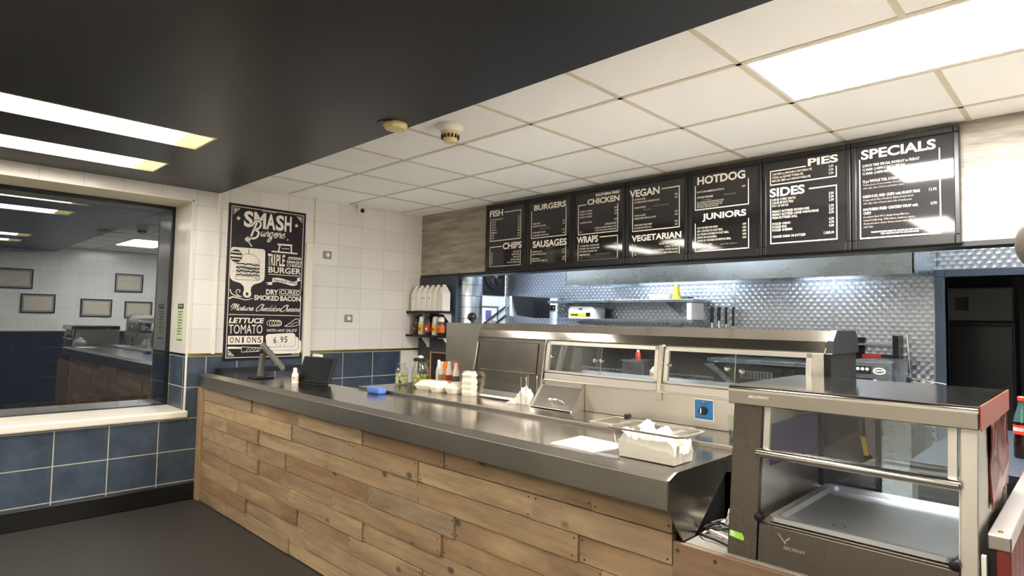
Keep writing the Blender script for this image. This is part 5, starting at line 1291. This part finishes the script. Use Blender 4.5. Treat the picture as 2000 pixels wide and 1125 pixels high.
# shelves
for z, x0, x1, lb in ((1.70, .70, 2.50, 'upper steel wall shelf under the extractor hood'), (1.502, .85, 2.50, 'lower steel wall shelf under the extractor hood')):
    t = thing('wall_shelf', lb, 'shelf', ((x0+x1)/2, 5.45, z), 'steel wall shelves')
    MB().box(x0, x1, 5.26, 5.598, z-.028, z).build('board', 'steel_cool', t, bevel=.002)
    for x in (x0+.25, x1-.3): MB().prism([(5.28, z-.028), (5.598, z-.028), (5.598, z-.16)], 0, x, x+.006).build('bracket', 'steel_cool', t)
tag(MB().box(2.43, 2.48, 5.27, 5.52, 1.502, 1.668).build('white_carton', 'white_plastic', bevel=.008), 'slim white carton at the end of the lower steel shelf', 'carton')
t = thing('label_machine', 'white appliance with yellow label strip on the lower steel shelf', 'appliance', (1.15, 5.4, 1.502))
MB().prism([(.975, 1.502), (1.33, 1.502), (1.335, 1.60), (1.30, 1.632), (1.0, 1.637), (.972, 1.60)], 1, 5.30, 5.50).build('case', 'white_plastic', t, bevel=.006)
MB().box(.99, 1.28, 5.296, 5.30, 1.525, 1.560).build('label', 'yellow', t)
mb = MB(); mb.box(1.225, 1.278, 5.294, 5.297, 1.525, 1.566); mb.box(1.02, 1.06, 5.294, 5.297, 1.535, 1.55); mb.box(1.07, 1.11, 5.294, 5.297, 1.535, 1.55); mb.box(1.12, 1.17, 5.297, 5.3, 1.60, 1.612)
mb.build('print', 'black_plastic', t)
t = thing('yellow_bottle', 'yellow bottle with green base on the upper steel shelf', 'bottle', (2.265, 5.38, 1.70))
MB().lathe([(.045, 0), (.045, .03), (.028, .06), (.028, .13)], (2.265, 5.38, 1.70), 18).build('body', 'yellow', t)
MB().lathe([(.024, .13), (.022, .15)], (2.265, 5.38, 1.70), 14).build('cap', 'white_plastic', t)
tag(MB().box(1.98, 2.20, 5.33, 5.46, 1.70, 1.755).build('white_tray_stack', 'white_plastic', bevel=.015), 'low white plastic tray left of the yellow bottle', 'tray')
tag(MB().box(2.34, 2.42, 5.33, 5.42, 1.70, 1.725).build('brown_packet', 'lid_brown', bevel=.01), 'small dark packet right of the yellow bottle', 'packet')
# utensil rail
t = thing('utensil_rail', 'steel rail on the patterned wall carrying hanging utensils', 'rail', (2.65, 5.58, 1.62))
MB().tube([(2.50, 5.53, 1.625), (2.82, 5.53, 1.625)], .006, 8).build('bar', 'chrome', t)
for x in (2.52, 2.80): MB().tube([(x, 5.53, 1.625), (x, 5.598, 1.625)], .005, 8).build('standoff', 'chrome', t)
UT = ('leftmost black-handled utensil on the wall rail', 'second black-handled utensil from the left on the wall rail', 'third black-handled utensil from the left on the wall rail', 'rightmost black-handled utensil on the wall rail')
for i, x in enumerate((2.565, 2.635, 2.705, 2.775)):
    t = thing('utensil', UT[i], 'utensil', (x, 5.53, 1.62), 'utensils on the wall rail')
    dz = (-.02, .0, -.03, -.05)[i]
    MB().tube([(x, 5.52, 1.628), (x, 5.515, 1.60), (x, 5.515, 1.50+dz)], (.017, .016, .012, .011)[i], 10).build('handle', 'black_plastic', t)
    MB().tube([(x, 5.515, 1.50+dz), (x, 5.515, 1.36+dz)], .004, 6).build('shaft', 'chrome', t)
    MB().ball((x, 5.515, 1.33+dz), .035, 12, (1, .5, .9)).build('bowl', 'chrome', t)
# things on the bench seen through the hot cabinet glass
t = thing('white_jug', 'white plastic jug with handle seen through the left cabinet window', 'jug', (2.27, 4.98, .95))
MB().lathe([(.045, 0), (.05, .01), (.05, .075), (.03, .10), (.022, .115)], (2.27, 4.98, .95), 18).build('body', 'white_plastic', t)
MB().tube(smooth([(2.30, 4.95, 1.045), (2.335, 4.94, 1.05), (2.335, 4.94, 1.0), (2.315, 4.95, .975)], 4), .007, 8).build('handle', 'white_plastic', t)
MB().box(2.245, 2.29, 4.928, 4.932, .975, 1.01).build('label', 'tan', t)
t = thing('steel_bin', 'square steel container on the kitchen bench behind the left cabinet window', 'container', (2.05, 5.05, .95))
MB().box(1.93, 2.16, 4.95, 5.20, .95, 1.10).build('body', 'steel_cool', t, bevel=.006)
MB().box(1.92, 2.17, 4.94, 5.21, 1.10, 1.112).build('lid', 'steel_cool', t, bevel=.003)
t = thing('red_bottle', 'red bottle with white cap standing on the steel container', 'bottle', (2.06, 5.02, 1.112))
MB().lathe([(.026, 0), (.026, .06), (.018, .075)], (2.06, 5.02, 1.112), 16).build('body', 'red', t)
MB().lathe([(.014, .075), (.012, .095)], (2.06, 5.02, 1.112), 12).build('cap', 'white_plastic', t)
t = thing('griddle', 'dark griddle unit with bright steel top behind the right cabinet window', 'griddle', (3.2, 5.1, .95))
MB().box(2.86, 3.62, 4.93, 5.45, .95, 1.15).build('body', 'dark_metal', t, bevel=.004)
MB().box(2.82, 3.66, 4.90, 5.47, 1.15, 1.18).build('top', 'steel_cool', t, bevel=.003)
MB().box(3.10, 3.36, 4.925, 4.93, 1.03, 1.09).build('front_vent', 'steel_cool', t)
mb = MB()
for k in range(9): mb.box(3.115+k*.027, 3.128+k*.027, 4.92, 4.926, 1.035, 1.085)
mb.build('vent_slot', 'black_matt', t)
for x in (3.42, 3.52): MB().lathe([(.022, 0), (.018, -.025)], (x, 4.93, 1.10), 14, axis='y').build('dial', 'black_plastic', t)
MB().prism([(2.80, 1.13), (2.88, 1.14), (3.10, .955), (3.18, .955), (3.04, .955), (2.92, 1.06)], 1, 4.872, 4.90).build('side_chute', 'steel_cool', t)
tag(MB().prism([(4.90, .95), (5.14, .95), (5.14, 1.26), (4.98, 1.26), (4.90, 1.16)], 0, 3.675, 3.82).build('jade_dispenser', 'jade', bevel=.01), 'pale jade plastic dispenser right of the griddle', 'dispenser')
tag(MB().box(3.86, 3.935, 4.875, 4.88+.0, .952, 1.26).build('green_notice', 'pale_green'), 'pale green notice card propped behind the right cabinet window', 'notice')
t = thing('countertop_oven', 'steel countertop oven with dials at the right end of the bench', 'oven', (4.05, 5.0, .95))
MB().box(3.95, 4.185, 4.92, 5.41, .95, 1.215).build('body', 'steel_cool', t, bevel=.005)
MB().box(3.93, 4.20, 4.90, 5.42, 1.215, 1.228).build('top', 'steel_cool', t, bevel=.002)
MB().box(3.955, 4.06, 4.915, 4.92, 1.13, 1.185).build('dial_panel', 'black_plastic', t)
for x in (3.975, 4.005, 4.035): MB().lathe([(.011, 0), (.011, -.006), (.004, -.008)], (x, 4.915, 1.165), 14, axis='y').build('dial', 'ink_white', t)
mb = MB(); f = lambda u, v: (u, 4.916, v)
ribbon(mb, [(4.11+.036*math.cos(a*PI/12), 1.155+.02*math.sin(a*PI/12)) for a in range(25)], .008, f); ribbon(mb, [(4.085, 1.155), (4.135, 1.158)], .008, f)
mb.build('oval_badge', 'ink_white', t)
MB().box(3.955, 4.07, 4.913, 4.92, .97, 1.10).build('door', 'black_plastic', t); MB().tube([(4.08, 4.905, 1.09), (4.12, 4.905, 1.06)], .006, 8).build('handle', 'chrome', t)
t = thing('knife_shelf', 'narrow steel shelf above the oven with side bracket', 'shelf', (4.0, 5.5, 1.31))
MB().box(3.70, 4.10, 5.45, 5.598, 1.32, 1.335).build('board', 'steel_cool', t)
MB().box(4.08, 4.12, 5.44, 5.598, 1.20, 1.40).build('bracket', 'dark_metal', t)
MB().box(3.85, 4.08, 5.46, 5.598, 1.235, 1.25).build('board', 'black_plastic', t)
tag(MB().box(3.87, 4.0, 5.44, 5.457, 1.205, 1.25).build('red_cloth', 'red'), 'small red cloth hanging at the narrow shelf above the oven', 'cloth')
t = thing('frying_basket', 'wire chip basket with long handle and upright hook right of the oven', 'basket', (4.25, 5.0, .95))
MB().box(4.20, 4.33, 4.90, 5.05, .95, 1.07).build('basket', 'steel_cool', t)
MB().tube([(4.295, 5.0, 1.07), (4.278, 4.99, 1.25), (4.265, 4.98, 1.425)], .0042, 6).build('hook', 'chrome', t)
MB().tube(smooth([(4.28, 4.98, 1.115), (4.47, 4.98, 1.095), (4.482, 4.98, 1.083), (4.47, 4.98, 1.07), (4.29, 4.98, 1.09)], 4), .0042, 6).build('handle', 'chrome', t)
MB().box(4.262, 4.285, 4.965, 4.99, 1.07, 1.12).build('grip', 'black_plastic', t)
# dark store beyond the doorway
t = thing('cold_store', 'dark tall cold cabinet in the unlit store beyond the doorway', 'cold cabinet', (4.6, 6.9, 0))
MB().box(4.10, 4.71, 6.80, 7.25, 0, 1.53).build('body', 'dark_metal', t, bevel=.006)
MB().box(4.12, 4.69, 6.79, 6.80, .08, 1.49).build('door', 'black_plastic', t, bevel=.004)
t = thing('cooling_unit', 'grey cooling unit with small vent on top of the dark cold cabinet', 'cooling unit', (4.45, 6.95, 1.53))
MB().box(4.18, 4.70, 6.82, 7.2, 1.53, 1.84).build('case', 'dim_grey', t, bevel=.02, seg=3)
mb = MB()
for k in range(7): mb.box(4.29+k*.014, 4.298+k*.014, 6.815, 6.822, 1.63, 1.75)
mb.build('vent', 'black_matt', t)
struct(MB().box(4.74, 4.80, 6.78, 6.84, 0, 2.3).build('trim_16', 'black_matt'))
